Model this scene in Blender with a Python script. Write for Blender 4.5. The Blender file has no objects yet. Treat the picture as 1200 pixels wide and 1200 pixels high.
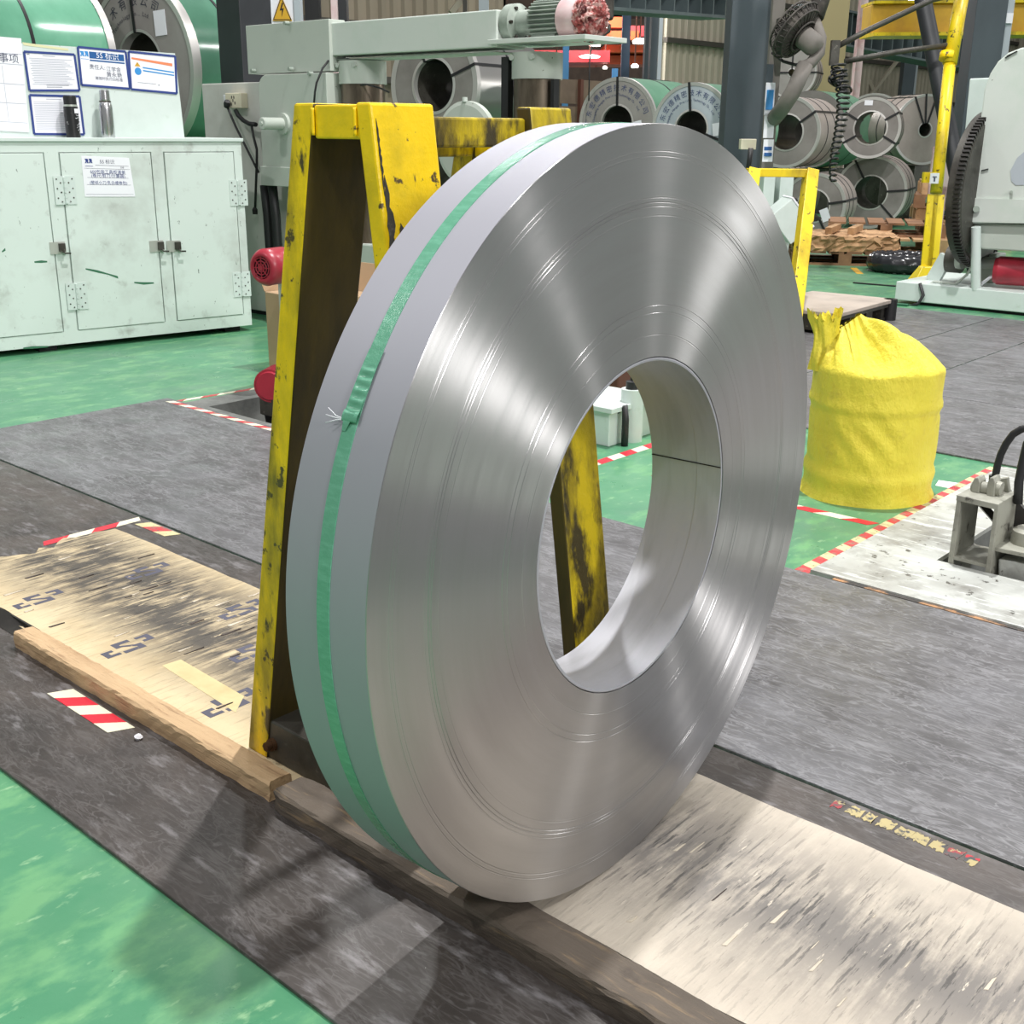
import bpy, math, random
from mathutils import Vector, Matrix
random.seed(7)
SC = bpy.context.scene
COL = SC.collection
PI = math.pi

# ------------------------------------------------------------------ camera
F_PX = 1358.04
CAM_R = Matrix(((0.7445962, -0.2145478, 0.6320963),
                (0.6674669, 0.2279171, -0.7089018),
                (0.0080278, 0.9497490, 0.3129097)))
CAM_C = Vector((0.99183, -1.41270, 1.19486))
cam_data = bpy.data.cameras.new('camera')
cam_data.sensor_width = 36.0
cam_data.lens = F_PX / 1200 * 36.0
cam_data.clip_start = 0.05
cam_data.clip_end = 300
cam = bpy.data.objects.new('camera', cam_data)
COL.objects.link(cam)
cam.matrix_world = Matrix.Translation(CAM_C) @ CAM_R.to_4x4()
SC.camera = cam

# ------------------------------------------------------------------ world, lamps, exposure
SC.view_settings.view_transform = 'Standard'
SC.view_settings.look = 'None'
SC.view_settings.gamma = 1.0
SC.view_settings.use_curve_mapping = False
SC.view_settings.exposure = 0.0
w = bpy.data.worlds.new('hall_ambient')
SC.world = w
w.use_nodes = True
w.node_tree.nodes['Background'].inputs[0].default_value = (0.97, 0.975, 1.0, 1)
w.node_tree.nodes['Background'].inputs[1].default_value = 0.33


def lamp(name, loc, energy, size, colour=(1.0, 0.985, 0.975), target=None, shape='DISK', size_y=None):
    d = bpy.data.lights.new(name, 'AREA')
    d.shape = shape
    d.size = size
    if size_y:
        d.size_y = size_y
    d.energy = energy
    d.color = colour
    o = bpy.data.objects.new(name, d)
    COL.objects.link(o)
    o.location = loc
    t = Vector(target) if target else Vector((loc[0], loc[1], 0))
    o.rotation_euler = (t - Vector(loc)).to_track_quat('-Z', 'Y').to_euler()
    return o


# high-bay lamps of the hall, with one added fill at the end
lamp('high_bay_and_fill_lamp', (-1.15, 2.8, 8.6), 780, 0.22)
lamp('high_bay_and_fill_lamp', (-1.2, 10.0, 8.6), 380, 0.45)
lamp('high_bay_and_fill_lamp', (5.0, 2.5, 8.6), 200, 0.45)
lamp('high_bay_and_fill_lamp', (4.5, -5.0, 8.6), 330, 0.45)
lamp('high_bay_and_fill_lamp', (-4.0, -4.5, 8.6), 300, 0.45)
lamp('high_bay_and_fill_lamp', (-7.0, 6.0, 8.6), 300, 0.45)
lamp('high_bay_and_fill_lamp', (-9.0, 15.0, 8.6), 450, 0.6)
lamp('high_bay_and_fill_lamp', (3.0, 16.0, 8.6), 380, 0.6)
lamp('high_bay_and_fill_lamp', (11.0, -0.6, 6.2), 760, 2.2, target=(0, 0, 0.6))  # added broad fill light that brightens the coil face
# added low lamps, set far off to draw streaks on the coil face
lamp('added_streak_lamp', (8.0, 30.0, 2.5), 240, 0.35, target=(0, 0, 0.6))
lamp('added_streak_lamp', (5.2, 30.0, 2.3), 240, 0.35, target=(0, 0, 0.6))


# ------------------------------------------------------------------ measuring: a pixel of the photograph on a real plane
def ray(px, py):
    return CAM_R @ Vector(((px - 600) / F_PX, -(py - 600) / F_PX, -1.0))


def fl(px, py, z=0.0):
    d = ray(px, py)
    return CAM_C + d * ((z - CAM_C.z) / d.z)


def onx(px, py, X):
    d = ray(px, py)
    return CAM_C + d * ((X - CAM_C.x) / d.x)


def ony(px, py, Y):
    d = ray(px, py)
    return CAM_C + d * ((Y - CAM_C.y) / d.y)


def atd(px, py, depth):
    return CAM_C + ray(px, py) * depth


# ------------------------------------------------------------------ materials
def lin(v):
    v /= 255.0
    return v / 12.92 if v <= 0.04045 else ((v + 0.055) / 1.055) ** 2.4


def rgb(r, g, b):
    return (lin(r), lin(g), lin(b), 1.0)


MATS = {}


def mat(name, base, rough=0.5, metal=0.0, layers=(), bump=None, stretch=(1, 1, 1), spec=0.5, coat=0.0,
        emit=None, aniso=0.0, alpha=1.0, trans=0.0, rvar=0.0):
    """layers: (scale, low, high, colour, stretch, detail): noise-masked colours over the base"""
    m = bpy.data.materials.new(name)
    m.use_nodes = True
    nt = m.node_tree
    N, L = nt.nodes, nt.links
    b = N['Principled BSDF']
    b.inputs['Base Color'].default_value = base
    b.inputs['Roughness'].default_value = rough
    b.inputs['Metallic'].default_value = metal
    b.inputs['Specular IOR Level'].default_value = spec
    b.inputs['Coat Weight'].default_value = coat
    b.inputs['Coat Roughness'].default_value = 0.12
    b.inputs['Alpha'].default_value = alpha
    b.inputs['Transmission Weight'].default_value = trans
    if emit:
        b.inputs['Emission Color'].default_value = emit[0]
        b.inputs['Emission Strength'].default_value = emit[1]
    tc = N.new('ShaderNodeTexCoord')

    def noise(scale, st, detail=6, rough_=0.6, seed=0.0):
        mp = N.new('ShaderNodeMapping')
        mp.inputs['Scale'].default_value = st
        mp.inputs['Location'].default_value = (seed * 3.1, seed * 1.7, seed * 2.3)
        L.new(tc.outputs['Object'], mp.inputs['Vector'])
        n = N.new('ShaderNodeTexNoise')
        n.inputs['Scale'].default_value = scale
        n.inputs['Detail'].default_value = detail
        n.inputs['Roughness'].default_value = rough_
        L.new(mp.outputs['Vector'], n.inputs['Vector'])
        return n.outputs['Fac']

    prev = None
    for k, ly in enumerate(layers):
        sc_, lo, hi, c2 = ly[:4]
        st = ly[4] if len(ly) > 4 and ly[4] else (1, 1, 1)
        det = ly[5] if len(ly) > 5 else 6
        f = noise(sc_, st, det, 0.62, seed=k + 1.0)
        r = N.new('ShaderNodeMapRange')
        r.inputs['From Min'].default_value = lo
        r.inputs['From Max'].default_value = hi
        L.new(f, r.inputs['Value'])
        mx = N.new('ShaderNodeMix')
        mx.data_type = 'RGBA'
        L.new(r.outputs['Result'], mx.inputs['Factor'])
        if prev is None:
            mx.inputs['A'].default_value = base
        else:
            L.new(prev, mx.inputs['A'])
        mx.inputs['B'].default_value = c2
        prev = mx.outputs['Result']
    if prev is not None:
        L.new(prev, b.inputs['Base Color'])
    if rvar:
        f = noise(7, (1, 1, 1), 5, 0.6, seed=9.0)
        r = N.new('ShaderNodeMapRange')
        r.inputs['From Min'].default_value = 0.3
        r.inputs['From Max'].default_value = 0.7
        r.inputs['To Min'].default_value = max(0.05, rough - rvar)
        r.inputs['To Max'].default_value = min(1.0, rough + rvar)
        L.new(f, r.inputs['Value'])
        L.new(r.outputs['Result'], b.inputs['Roughness'])
    if bump:
        f = noise(bump[0], bump[2] if len(bump) > 2 else (1, 1, 1), 8, 0.65, seed=5.0)
        bp = N.new('ShaderNodeBump')
        bp.inputs['Strength'].default_value = bump[1]
        bp.inputs['Distance'].default_value = bump[3] if len(bump) > 3 else 0.01
        L.new(f, bp.inputs['Height'])
        L.new(bp.outputs['Normal'], b.inputs['Normal'])
    if aniso:
        b.inputs['Anisotropic'].default_value = aniso
        t = N.new('ShaderNodeTangent')
        t.direction_type = 'RADIAL'
        t.axis = 'X'
        L.new(t.outputs['Tangent'], b.inputs['Tangent'])
    MATS[name] = m
    return m




def wound_material():
    """edges of the wound strip: fine concentric lines, brushed round the axis (local X through z = 0.6)"""
    m = mat('coil_face_steel', rgb(190, 187, 184), 0.42, 1.0, aniso=1.0)
    nt = m.node_tree
    N, L = nt.nodes, nt.links
    b = N['Principled BSDF']
    b.inputs['Anisotropic Rotation'].default_value = 0.25
    tc = N.new('ShaderNodeTexCoord')
    sep = N.new('ShaderNodeSeparateXYZ')
    L.new(tc.outputs['Object'], sep.inputs[0])

    def mth(op, a, c=None):
        k = N.new('ShaderNodeMath'); k.operation = op
        for i, q in enumerate((a, c)):
            if q is None:
                continue
            if isinstance(q, (int, float)):
                k.inputs[i].default_value = q
            else:
                L.new(q, k.inputs[i])
        return k.outputs[0]
    z = mth('SUBTRACT', sep.outputs['Z'], 0.6)
    rad = mth('SQRT', mth('ADD', mth('MULTIPLY', z, z), mth('MULTIPLY', sep.outputs['Y'], sep.outputs['Y'])))
    ang = mth('ARCTAN2', z, sep.outputs['Y'])
    # angle as a point on a circle, so the noise has no seam
    cs, sn = mth('COSINE', ang), mth('SINE', ang)

    def noise(kr, ka, det):
        c = N.new('ShaderNodeCombineXYZ')
        L.new(mth('MULTIPLY', rad, kr), c.inputs[0])
        L.new(mth('MULTIPLY', cs, ka), c.inputs[1])
        L.new(mth('MULTIPLY', sn, ka), c.inputs[2])
        n = N.new('ShaderNodeTexNoise')
        n.inputs['Scale'].default_value = 1.0
        n.inputs['Detail'].default_value = det
        n.inputs['Roughness'].default_value = 0.7
        L.new(c.outputs[0], n.inputs['Vector'])
        return n.outputs['Fac']
    fine = noise(900, 5, 3)
    bands = noise(38, 0.9, 4)
    r1 = N.new('ShaderNodeMapRange'); r1.inputs['From Min'].default_value = 0.3; r1.inputs['From Max'].default_value = 0.75
    r1.inputs['To Min'].default_value = 0.29; r1.inputs['To Max'].default_value = 0.38
    L.new(bands, r1.inputs['Value']); L.new(r1.outputs['Result'], b.inputs['Roughness'])
    mx = N.new('ShaderNodeMix'); mx.data_type = 'RGBA'
    mx.inputs['A'].default_value = rgb(196, 195, 196); mx.inputs['B'].default_value = rgb(184, 182, 181)
    L.new(bands, mx.inputs['Factor'])
    L.new(mx.outputs['Result'], b.inputs['Base Color'])
    bp = N.new('ShaderNodeBump'); bp.inputs['Strength'].default_value = 0.10; bp.inputs['Distance'].default_value = 0.0006
    L.new(fine, bp.inputs['Height']); L.new(bp.outputs['Normal'], b.inputs['Normal'])
    return m


M_FACE = wound_material()
M_RIM = mat('coil_rim_steel', rgb(166, 166, 174), 0.58, 0.45, layers=[(2, 0.35, 0.8, rgb(160, 160, 168))])
M_BORE = mat('coil_bore_steel', rgb(182, 183, 190), 0.46, 0.6, layers=[(6, 0.45, 0.8, rgb(166, 167, 172), (6, 1, 1))])
M_GAP = mat('dark_gap', rgb(22, 22, 24), 0.7)
M_STRAP = mat('green_strap', rgb(92, 158, 128), 0.22, layers=[(30, 0.45, 0.75, rgb(112, 176, 148), (1, 4, 4))], bump=(120, 0.15), coat=0.4)
YEL = rgb(255, 214, 2)
M_YEL = mat('chipped_yellow_paint', YEL, 0.42, layers=[(9, 0.50, 0.75, rgb(214, 184, 8)), (4.5, 0.56, 0.70, rgb(160, 136, 20)),
            (30, 0.63, 0.67, rgb(86, 70, 36)), (8, 0.615, 0.635, rgb(70, 60, 48), (1.4, 1.4, 0.30))], bump=(60, 0.35, (1, 1, 1), 0.004), rvar=0.1)
M_YEL_LEG = mat('grimed_yellow_leg_paint', YEL, 0.42, layers=[(7, 0.46, 0.68, rgb(206, 176, 8), (1, 1, .5)), (5, 0.50, 0.68, rgb(128, 112, 26), (1.5, 1.5, 0.45)),
            (28, 0.60, 0.64, rgb(86, 72, 34)), (14, 0.60, 0.66, rgb(74, 64, 34), (1.5, 1.5, 0.6))], bump=(60, 0.35, (1, 1, 1), 0.004), rvar=0.1)
M_YEL_DIRTY = mat('grimy_yellow_paint', rgb(210, 184, 14), 0.45, layers=[(6, 0.42, 0.58, rgb(118, 102, 24), (1.6, 1.6, 0.5)), (11, 0.52, 0.62, rgb(66, 56, 24), (1.4, 1.4, 0.6)),
            (14, 0.56, 0.68, rgb(52, 45, 24), (1.6, 1.6, 0.5)), (3, 0.60, 0.75, rgb(44, 38, 22))], bump=(50, 0.4, (1, 1, 1), 0.004), rvar=0.1)
M_OLIVE = mat('shaded_inner_paint', rgb(84, 70, 22), 0.5, layers=[(3, 0.40, 0.62, rgb(42, 35, 20), (2, 2, 0.3))], bump=(30, 0.2, (1, 1, 1), 0.004))  # yellow paint on the inner leg faces, their shade put into the colour
M_YEL_BR = mat('bright_yellow_paint', rgb(228, 200, 22), 0.4, layers=[(5, 0.48, 0.68, rgb(172, 146, 26), (1, 1, 0.4)), (18, 0.62, 0.66, rgb(92, 80, 40))], bump=(40, 0.2, (1, 1, 1), 0.003))
M_DKSTEEL = mat('oily_dark_steel', rgb(74, 72, 66), 0.45, 0.3, layers=[(5, 0.45, 0.7, rgb(42, 38, 32)), (20, 0.62, 0.7, rgb(120, 116, 108))], bump=(40, 0.3, (1, 1, 1), 0.004))
M_BOLT = mat('rusty_bolt', rgb(92, 66, 46), 0.55, 0.6)
M_GREENFLOOR = mat('green_floor_paint', rgb(70, 132, 96), 0.34, layers=[(0.8, 0.42, 0.7, rgb(82, 140, 106)), (2.2, 0.50, 0.72, rgb(94, 146, 110)), (0.35, 0.55, 0.7, rgb(110, 134, 120)),
            (7, 0.50, 0.64, rgb(104, 158, 112), (1.6, 0.8, 1), 10), (28, 0.60, 0.72, rgb(138, 178, 136), (1.5, 0.6, 1), 9), (60, 0.73, 0.75, rgb(26, 40, 34))], bump=(30, 0.12, (1, 1, 1), 0.004), rvar=0.08)
M_MAT = mat('black_rubber_sheet', rgb(80, 79, 80), 0.42, layers=[(1.3, 0.40, 0.68, rgb(98, 97, 98)), (6, 0.46, 0.76, rgb(66, 64, 65)), (4, 0.48, 0.72, rgb(104, 104, 107), (1, 1, 1), 12), (70, 0.74, 0.76, rgb(190, 190, 190))], bump=(24, 0.16, (1, 1, 1), 0.004), rvar=0.12)
M_MATB = mat('black_rubber_strip', rgb(62, 57, 54), 0.48, layers=[(1.1, 0.42, 0.68, rgb(82, 74, 69)), (6, 0.45, 0.8, rgb(46, 42, 40)), (17, 0.56, 0.72, rgb(120, 117, 118), (0.6, 2.0, 1), 9), (80, 0.75, 0.77, rgb(200, 200, 196))],
            bump=(22, 0.2, (1, 1, 1), 0.005), rvar=0.12)
M_CONC = mat('concrete', rgb(120, 122, 118), 0.8, layers=[(4, 0.45, 0.7, rgb(82, 84, 82))], bump=(20, 0.3))
M_PLY_EDGE = mat('ply_edge', rgb(150, 122, 84), 0.8)


def ply_material(name, clean, mid, dark, band_lo, band_hi, yc, streak=1.0):
    """plywood face: fibres run along Y, the middle of the sheet is worn grey along X"""
    m = mat(name, clean, 0.62)
    nt = m.node_tree
    N, L = nt.nodes, nt.links
    b = N['Principled BSDF']
    tc = N.new('ShaderNodeTexCoord')
    sep = N.new('ShaderNodeSeparateXYZ')
    L.new(tc.outputs['Object'], sep.inputs[0])
    a = N.new('ShaderNodeMath'); a.operation = 'SUBTRACT'; a.inputs[1].default_value = yc
    L.new(sep.outputs['Y'], a.inputs[0])
    ab = N.new('ShaderNodeMath'); ab.operation = 'ABSOLUTE'
    L.new(a.outputs[0], ab.inputs[0])
    band = N.new('ShaderNodeMapRange')
    band.inputs['From Min'].default_value = band_hi
    band.inputs['From Max'].default_value = band_lo
    L.new(ab.outputs[0], band.inputs['Value'])

    def noise(scale, st, det=8, seed=0.0):
        mp = N.new('ShaderNodeMapping')
        mp.inputs['Scale'].default_value = st
        mp.inputs['Location'].default_value = (seed, seed * 1.3, 0)
        L.new(tc.outputs['Object'], mp.inputs['Vector'])
        n = N.new('ShaderNodeTexNoise')
        n.inputs['Scale'].default_value = scale
        n.inputs['Detail'].default_value = det
        n.inputs['Roughness'].default_value = 0.68
        L.new(mp.outputs['Vector'], n.inputs['Vector'])
        return n.outputs['Fac']

    def ramp(v, lo, hi):
        r = N.new('ShaderNodeMapRange')
        r.inputs['From Min'].default_value = lo
        r.inputs['From Max'].default_value = hi
        L.new(v, r.inputs['Value'])
        return r.outputs['Result']

    def math_(op, x, y):
        k = N.new('ShaderNodeMath'); k.operation = op; k.use_clamp = True
        for i, q in enumerate((x, y)):
            if isinstance(q, (int, float)):
                k.inputs[i].default_value = q
            else:
                L.new(q, k.inputs[i])
        return k.outputs[0]

    def mix(f, A, B):
        x = N.new('ShaderNodeMix'); x.data_type = 'RGBA'
        L.new(f, x.inputs['Factor'])
        for key, q in (('A', A), ('B', B)):
            if isinstance(q, tuple):
                x.inputs[key].default_value = q
            else:
                L.new(q, x.inputs[key])
        return x.outputs['Result']

    blot = noise(3.2, (0.8, 0.9, 1), seed=2.0)
    fib = noise(9, (6.0, 0.75, 1), seed=4.0)
    fine = noise(22, (5.0, 0.42, 1), det=10, seed=7.0)
    c = mix(ramp(noise(5, (1, 1, 1), seed=1.0), 0.4, 0.7), clean, mid)
    wear = math_('MULTIPLY', band.outputs['Result'], ramp(math_('ADD', math_('MULTIPLY', blot, 0.6), math_('MULTIPLY', fib, 0.55)), 0.43, 0.60))
    c = mix(math_('MULTIPLY', wear, 0.92 * streak), c, dark)
    tears = math_('MULTIPLY', ramp(fine, 0.555, 0.60), math_('MAXIMUM', math_('MULTIPLY', band.outputs['Result'], 0.95), 0.22))
    c = mix(tears, c, tuple(x * 0.55 for x in dark[:3]) + (1,))
    light = math_('MULTIPLY', ramp(noise(14, (5, 0.7, 1), seed=11.0), 0.635, 0.67), band.outputs['Result'])
    c = mix(light, c, tuple(min(1, x * 1.15) for x in clean[:3]) + (1,))
    L.new(c, b.inputs['Base Color'])
    bp = N.new('ShaderNodeBump'); bp.inputs['Strength'].default_value = 0.6; bp.inputs['Distance'].default_value = 0.003
    L.new(fine, bp.inputs['Height'])
    L.new(bp.outputs['Normal'], b.inputs['Normal'])
    return m


M_PLY_L = ply_material('printed_plywood', rgb(212, 194, 158), rgb(200, 179, 140), rgb(66, 62, 58), 0.09, 0.28, 0.06, 1.05)
M_PLY_R = ply_material('worn_plywood', rgb(198, 188, 172), rgb(180, 170, 156), rgb(112, 108, 104), 0.03, 0.25, 0.02, 1.0)
M_WOOD = mat('raw_timber', rgb(196, 166, 128), 0.75, layers=[(4, 0.45, 0.7, rgb(170, 138, 102), (0.5, 4, 4)), (16, 0.55, 0.75, rgb(128, 96, 66), (0.4, 5, 5)), (5, 0.62, 0.72, rgb(96, 80, 66), (1, 3, 3))], bump=(26, 0.6, (0.3, 4, 4), 0.006))
M_WOOD_GREY = mat('grimy_timber', rgb(98, 88, 77), 0.7, layers=[(4, 0.42, 0.7, rgb(68, 60, 52), (0.6, 3, 3)), (18, 0.58, 0.72, rgb(138, 118, 92), (0.4, 4, 4)), (6, 0.62, 0.72, rgb(60, 52, 46))], bump=(26, 0.6, (0.3, 4, 4), 0.006))
M_PALLET = mat('pallet_wood', rgb(190, 152, 112), 0.8, layers=[(6, 0.42, 0.7, rgb(160, 122, 84)), (20, 0.6, 0.72, rgb(112, 84, 60))], bump=(20, 0.4))
M_PALLET_D = mat('weathered_pallet_wood', rgb(150, 112, 82), 0.8, layers=[(6, 0.42, 0.7, rgb(118, 86, 62))], bump=(20, 0.4))
M_RED = mat('tape_red', rgb(206, 40, 58), 0.45, layers=[(30, 0.62, 0.7, rgb(216, 120, 116))], bump=(30, 0.1))
M_WHT = mat('tape_white', rgb(226, 222, 196), 0.5, layers=[(20, 0.6, 0.72, rgb(186, 178, 150))], bump=(30, 0.1))
M_RED_W = mat('worn_tape_red', rgb(190, 60, 66), 0.55, layers=[(30, 0.5, 0.64, rgb(150, 110, 100)), (60, 0.60, 0.64, rgb(96, 92, 88))])
M_WHT_W = mat('worn_tape_white', rgb(206, 196, 150), 0.55, layers=[(30, 0.5, 0.64, rgb(176, 166, 126)), (60, 0.60, 0.64, rgb(100, 96, 90))])
M_FADE_RED = mat('faded_tape_red', rgb(150, 56, 62), 0.6, layers=[(30, 0.46, 0.52, rgb(84, 78, 78)), (50, 0.58, 0.62, rgb(170, 158, 112))])
M_FADE = mat('faded_tape', rgb(172, 158, 112), 0.6, layers=[(26, 0.50, 0.54, rgb(70, 70, 72)), (14, 0.60, 0.62, rgb(186, 40, 52))])
M_BAG = mat('yellow_woven_bag', rgb(238, 222, 70), 0.5, layers=[(5, 0.45, 0.75, rgb(228, 204, 62)), (9, 0.60, 0.8, rgb(206, 184, 66))], bump=(12, 0.7, (1.2, 1.2, 0.8), 0.03))
M_PALE = mat('pale_green_enamel', rgb(204, 215, 210), 0.4, layers=[(2.2, 0.5, 0.75, rgb(190, 202, 196)), (10, 0.62, 0.8, rgb(180, 194, 182)), (34, 0.72, 0.74, rgb(96, 104, 96))], bump=(8, 0.06))
M_MACH = mat('sage_machine_enamel', rgb(180, 187, 178), 0.42, layers=[(2.5, 0.5, 0.75, rgb(168, 176, 168)), (24, 0.70, 0.72, rgb(78, 70, 60))], bump=(8, 0.06))
M_MACHL = mat('light_machine_enamel', rgb(198, 205, 198), 0.42, layers=[(2.5, 0.5, 0.75, rgb(184, 198, 186)), (24, 0.71, 0.73, rgb(90, 84, 74))], bump=(8, 0.06))
M_DOORSTAIN = mat('scuffed_pale_enamel', rgb(207, 218, 212), 0.4, layers=[(2.0, 0.52, 0.72, rgb(182, 188, 182)), (8, 0.60, 0.76, rgb(170, 176, 170)), (44, 0.68, 0.70, rgb(120, 130, 124), (1, 1, 0.4))], bump=(8, 0.06))
M_PANEL = mat('grey_white_cubicle_enamel', rgb(208, 208, 202), 0.5, layers=[(3, 0.5, 0.75, rgb(194, 192, 184)), (14, 0.64, 0.75, rgb(172, 170, 162))])
M_ZINC = mat('worn_zinc', rgb(198, 202, 194), 0.35, 0.6)
M_STEEL = mat('bright_steel', rgb(196, 198, 200), 0.25, 1.0, layers=[(4, 0.4, 0.7, rgb(160, 162, 166), (1, 1, 3))])
M_FLASK = mat('brushed_flask_steel', rgb(205, 205, 206), 0.22, 1.0)
M_BLACKFLASK = mat('black_flask_coat', rgb(30, 30, 32), 0.35, layers=[(24, 0.62, 0.66, rgb(150, 150, 150))])
M_BROWNSTEEL = mat('scorched_steel', rgb(120, 108, 94), 0.35, 0.8, layers=[(5, 0.42, 0.7, rgb(74, 64, 56), (3, 3, 0.6))])
M_BLACK = mat('black_plastic', rgb(26, 26, 28), 0.5)
M_CABLE = mat('black_cable', rgb(34, 34, 36), 0.5)
M_REDMOTOR = mat('red_motor_enamel', rgb(158, 40, 56), 0.35, layers=[(6, 0.5, 0.75, rgb(130, 32, 46))])
M_MOTORG = mat('grey_motor_enamel', rgb(146, 156, 146), 0.45, layers=[(8, 0.5, 0.75, rgb(118, 128, 118))])
M_WRAP = mat('crumpled_red_plastic', rgb(172, 84, 80), 0.25, layers=[(22, 0.48, 0.58, rgb(224, 180, 172)), (16, 0.56, 0.62, rgb(92, 34, 34))], bump=(26, 1.0, (1, 1, 1), 0.03))
M_PINK = mat('pale_pink_cover', rgb(214, 192, 192), 0.35, layers=[(4, 0.45, 0.7, rgb(196, 150, 152))])
M_CARD = mat('brown_cardboard', rgb(178, 150, 118), 0.8, layers=[(3, 0.4, 0.7, rgb(168, 140, 108))])
M_GREENFILM = mat('green_film_wrap', rgb(106, 164, 136), 0.18, layers=[(2, 0.4, 0.7, rgb(88, 146, 118))], bump=(3, 0.12), coat=0.3)
M_GREENFILM_D = mat('dull_green_film_wrap', rgb(104, 150, 122), 0.3, layers=[(2, 0.4, 0.7, rgb(86, 132, 106))], bump=(3, 0.1))
M_COILF = mat('grey_coil_face_board', rgb(150, 146, 142), 0.55, layers=[(3, 0.4, 0.7, rgb(136, 131, 127))])
M_COILF_B = mat('blue_grey_coil_face_board', rgb(168, 176, 182), 0.55, layers=[(3, 0.4, 0.7, rgb(152, 160, 166))])
M_COILF_D = mat('dark_coil_face', rgb(142, 137, 133), 0.5, 0.2, layers=[(3, 0.4, 0.7, rgb(122, 117, 113))])
M_COILB = mat('grey_wrapped_coil', rgb(166, 156, 149), 0.45, 0.2, layers=[(2.5, 0.4, 0.7, rgb(146, 137, 131))])
M_COILS = mat('shiny_coil_steel', rgb(190, 188, 184), 0.3, 0.9)
M_EDGE = mat('edge_guard_steel', rgb(205, 202, 198), 0.4, 0.6)
M_STRAPB = mat('black_steel_strap', rgb(32, 32, 34), 0.45)
M_COLUMN = mat('slate_column_paint', rgb(66, 76, 82), 0.5, layers=[(2, 0.4, 0.7, rgb(56, 65, 71), (1, 1, 0.4))])
M_COLUMN_D = mat('black_column_paint', rgb(36, 38, 42), 0.5, layers=[(3, 0.5, 0.75, rgb(48, 50, 54))])
M_COLUMN_L = mat('grey_steel_trim', rgb(168, 176, 182), 0.5)
M_CORR = mat('corrugated_cladding', rgb(176, 168, 150), 0.6, layers=[(0.6, 0.4, 0.7, rgb(160, 151, 134), (1, 1, 0.3))])
M_CORR_D = mat('aged_corrugated_cladding', rgb(140, 130, 112), 0.6, layers=[(0.6, 0.4, 0.7, rgb(122, 112, 96), (1, 1, 0.3))])
M_GIRT = mat('dark_girt_steel', rgb(70, 66, 60), 0.6)
M_GIRDER = mat('blue_grey_girder', rgb(96, 108, 110), 0.55, layers=[(2, 0.4, 0.7, rgb(80, 92, 95))])
M_CRANE = mat('crane_yellow', rgb(206, 164, 44), 0.45, layers=[(2, 0.45, 0.75, rgb(178, 138, 40))])
M_REDHALL = mat('red_roof_sheet', rgb(196, 58, 62), 0.6, layers=[(2, 0.4, 0.7, rgb(168, 40, 48))])
M_ORANGE = mat('orange_sheet', rgb(214, 92, 44), 0.6, layers=[(2, 0.4, 0.7, rgb(188, 70, 40))])
M_BROWN = mat('brown_slat_wall', rgb(116, 98, 82), 0.7, layers=[(2, 0.4, 0.7, rgb(96, 80, 68))])
M_RUST = mat('rust_brown_steel', rgb(92, 54, 42), 0.7)
M_BLUE = mat('blue_column_paint', rgb(78, 140, 196), 0.5)
M_NAVY = mat('navy_column_paint', rgb(44, 62, 84), 0.5)
M_LAMP = mat('lit_lamp', (1, 1, 1, 1), 0.5, emit=((1.0, 0.96, 0.86, 1), 6.0))
M_PAPER = mat('white_paper', rgb(232, 232, 238), 0.5)
M_WBOARD = mat('whiteboard_sheet', rgb(228, 230, 232), 0.3)
M_INKBLUE = mat('blue_ink', rgb(42, 62, 128), 0.5)
M_INK = mat('dark_ink', rgb(62, 66, 92), 0.6)
M_INKSOFT = mat('soft_print', rgb(176, 178, 190), 0.6)
M_BANNER = mat('blue_banner', rgb(18, 84, 146), 0.5)
M_SKY = mat('light_blue_print', rgb(52, 140, 206), 0.5)
M_ORG = mat('orange_print', rgb(226, 132, 90), 0.5)
M_TRI = mat('warning_yellow', rgb(212, 164, 44), 0.45)
M_MASK = mat('yellowed_tape', rgb(216, 212, 170), 0.6)
M_LOGO = mat('grey_blue_stencil', rgb(80, 80, 94), 0.65, layers=[(26, 0.62, 0.72, rgb(196, 172, 128))])
M_WHITEPLATE = mat('white_painted_plate', rgb(184, 187, 182), 0.5, layers=[(2.2, 0.42, 0.66, rgb(158, 158, 152)), (7, 0.48, 0.68, rgb(132, 131, 125)), (30, 0.63, 0.67, rgb(84, 82, 76)), (16, 0.56, 0.64, rgb(206, 209, 204), (0.5, 3, 1))], bump=(20, 0.15, (1, 1, 1), 0.004))
M_BRKT = mat('greasy_bracket_steel', rgb(158, 158, 146), 0.5, 0.1, layers=[(7, 0.45, 0.7, rgb(122, 120, 110)), (20, 0.60, 0.7, rgb(62, 58, 52))], bump=(20, 0.2, (1, 1, 1), 0.005))
M_GREASE = mat('black_grease_steel', rgb(44, 42, 40), 0.4, 0.2, layers=[(8, 0.5, 0.75, rgb(70, 66, 62))])
M_FANDARK = mat('sooty_fan_metal', rgb(58, 54, 50), 0.7, layers=[(9, 0.5, 0.7, rgb(92, 86, 80))], bump=(12, 0.4))
M_FANG = mat('dusty_grey_pipe', rgb(112, 107, 101), 0.7, layers=[(5, 0.45, 0.7, rgb(98, 95, 90))])
M_BEIGE = mat('beige_column_paint', rgb(160, 148, 108), 0.6)
M_SCR = mat('green_scratch', rgb(54, 108, 80), 0.6)
M_SOCK = mat('ivory_socket_plastic', rgb(222, 214, 190), 0.4)
M_PRINTBLUE = mat('coil_stencil_blue', rgb(60, 72, 110), 0.6)
M_PRINTDK = mat('coil_stencil_dark', rgb(58, 60, 72), 0.6)
M_FLAKE = mat('flaked_wood_chip', rgb(196, 186, 168), 0.7)
M_CHAR = mat('charred_flake', rgb(70, 62, 58), 0.8)


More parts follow.
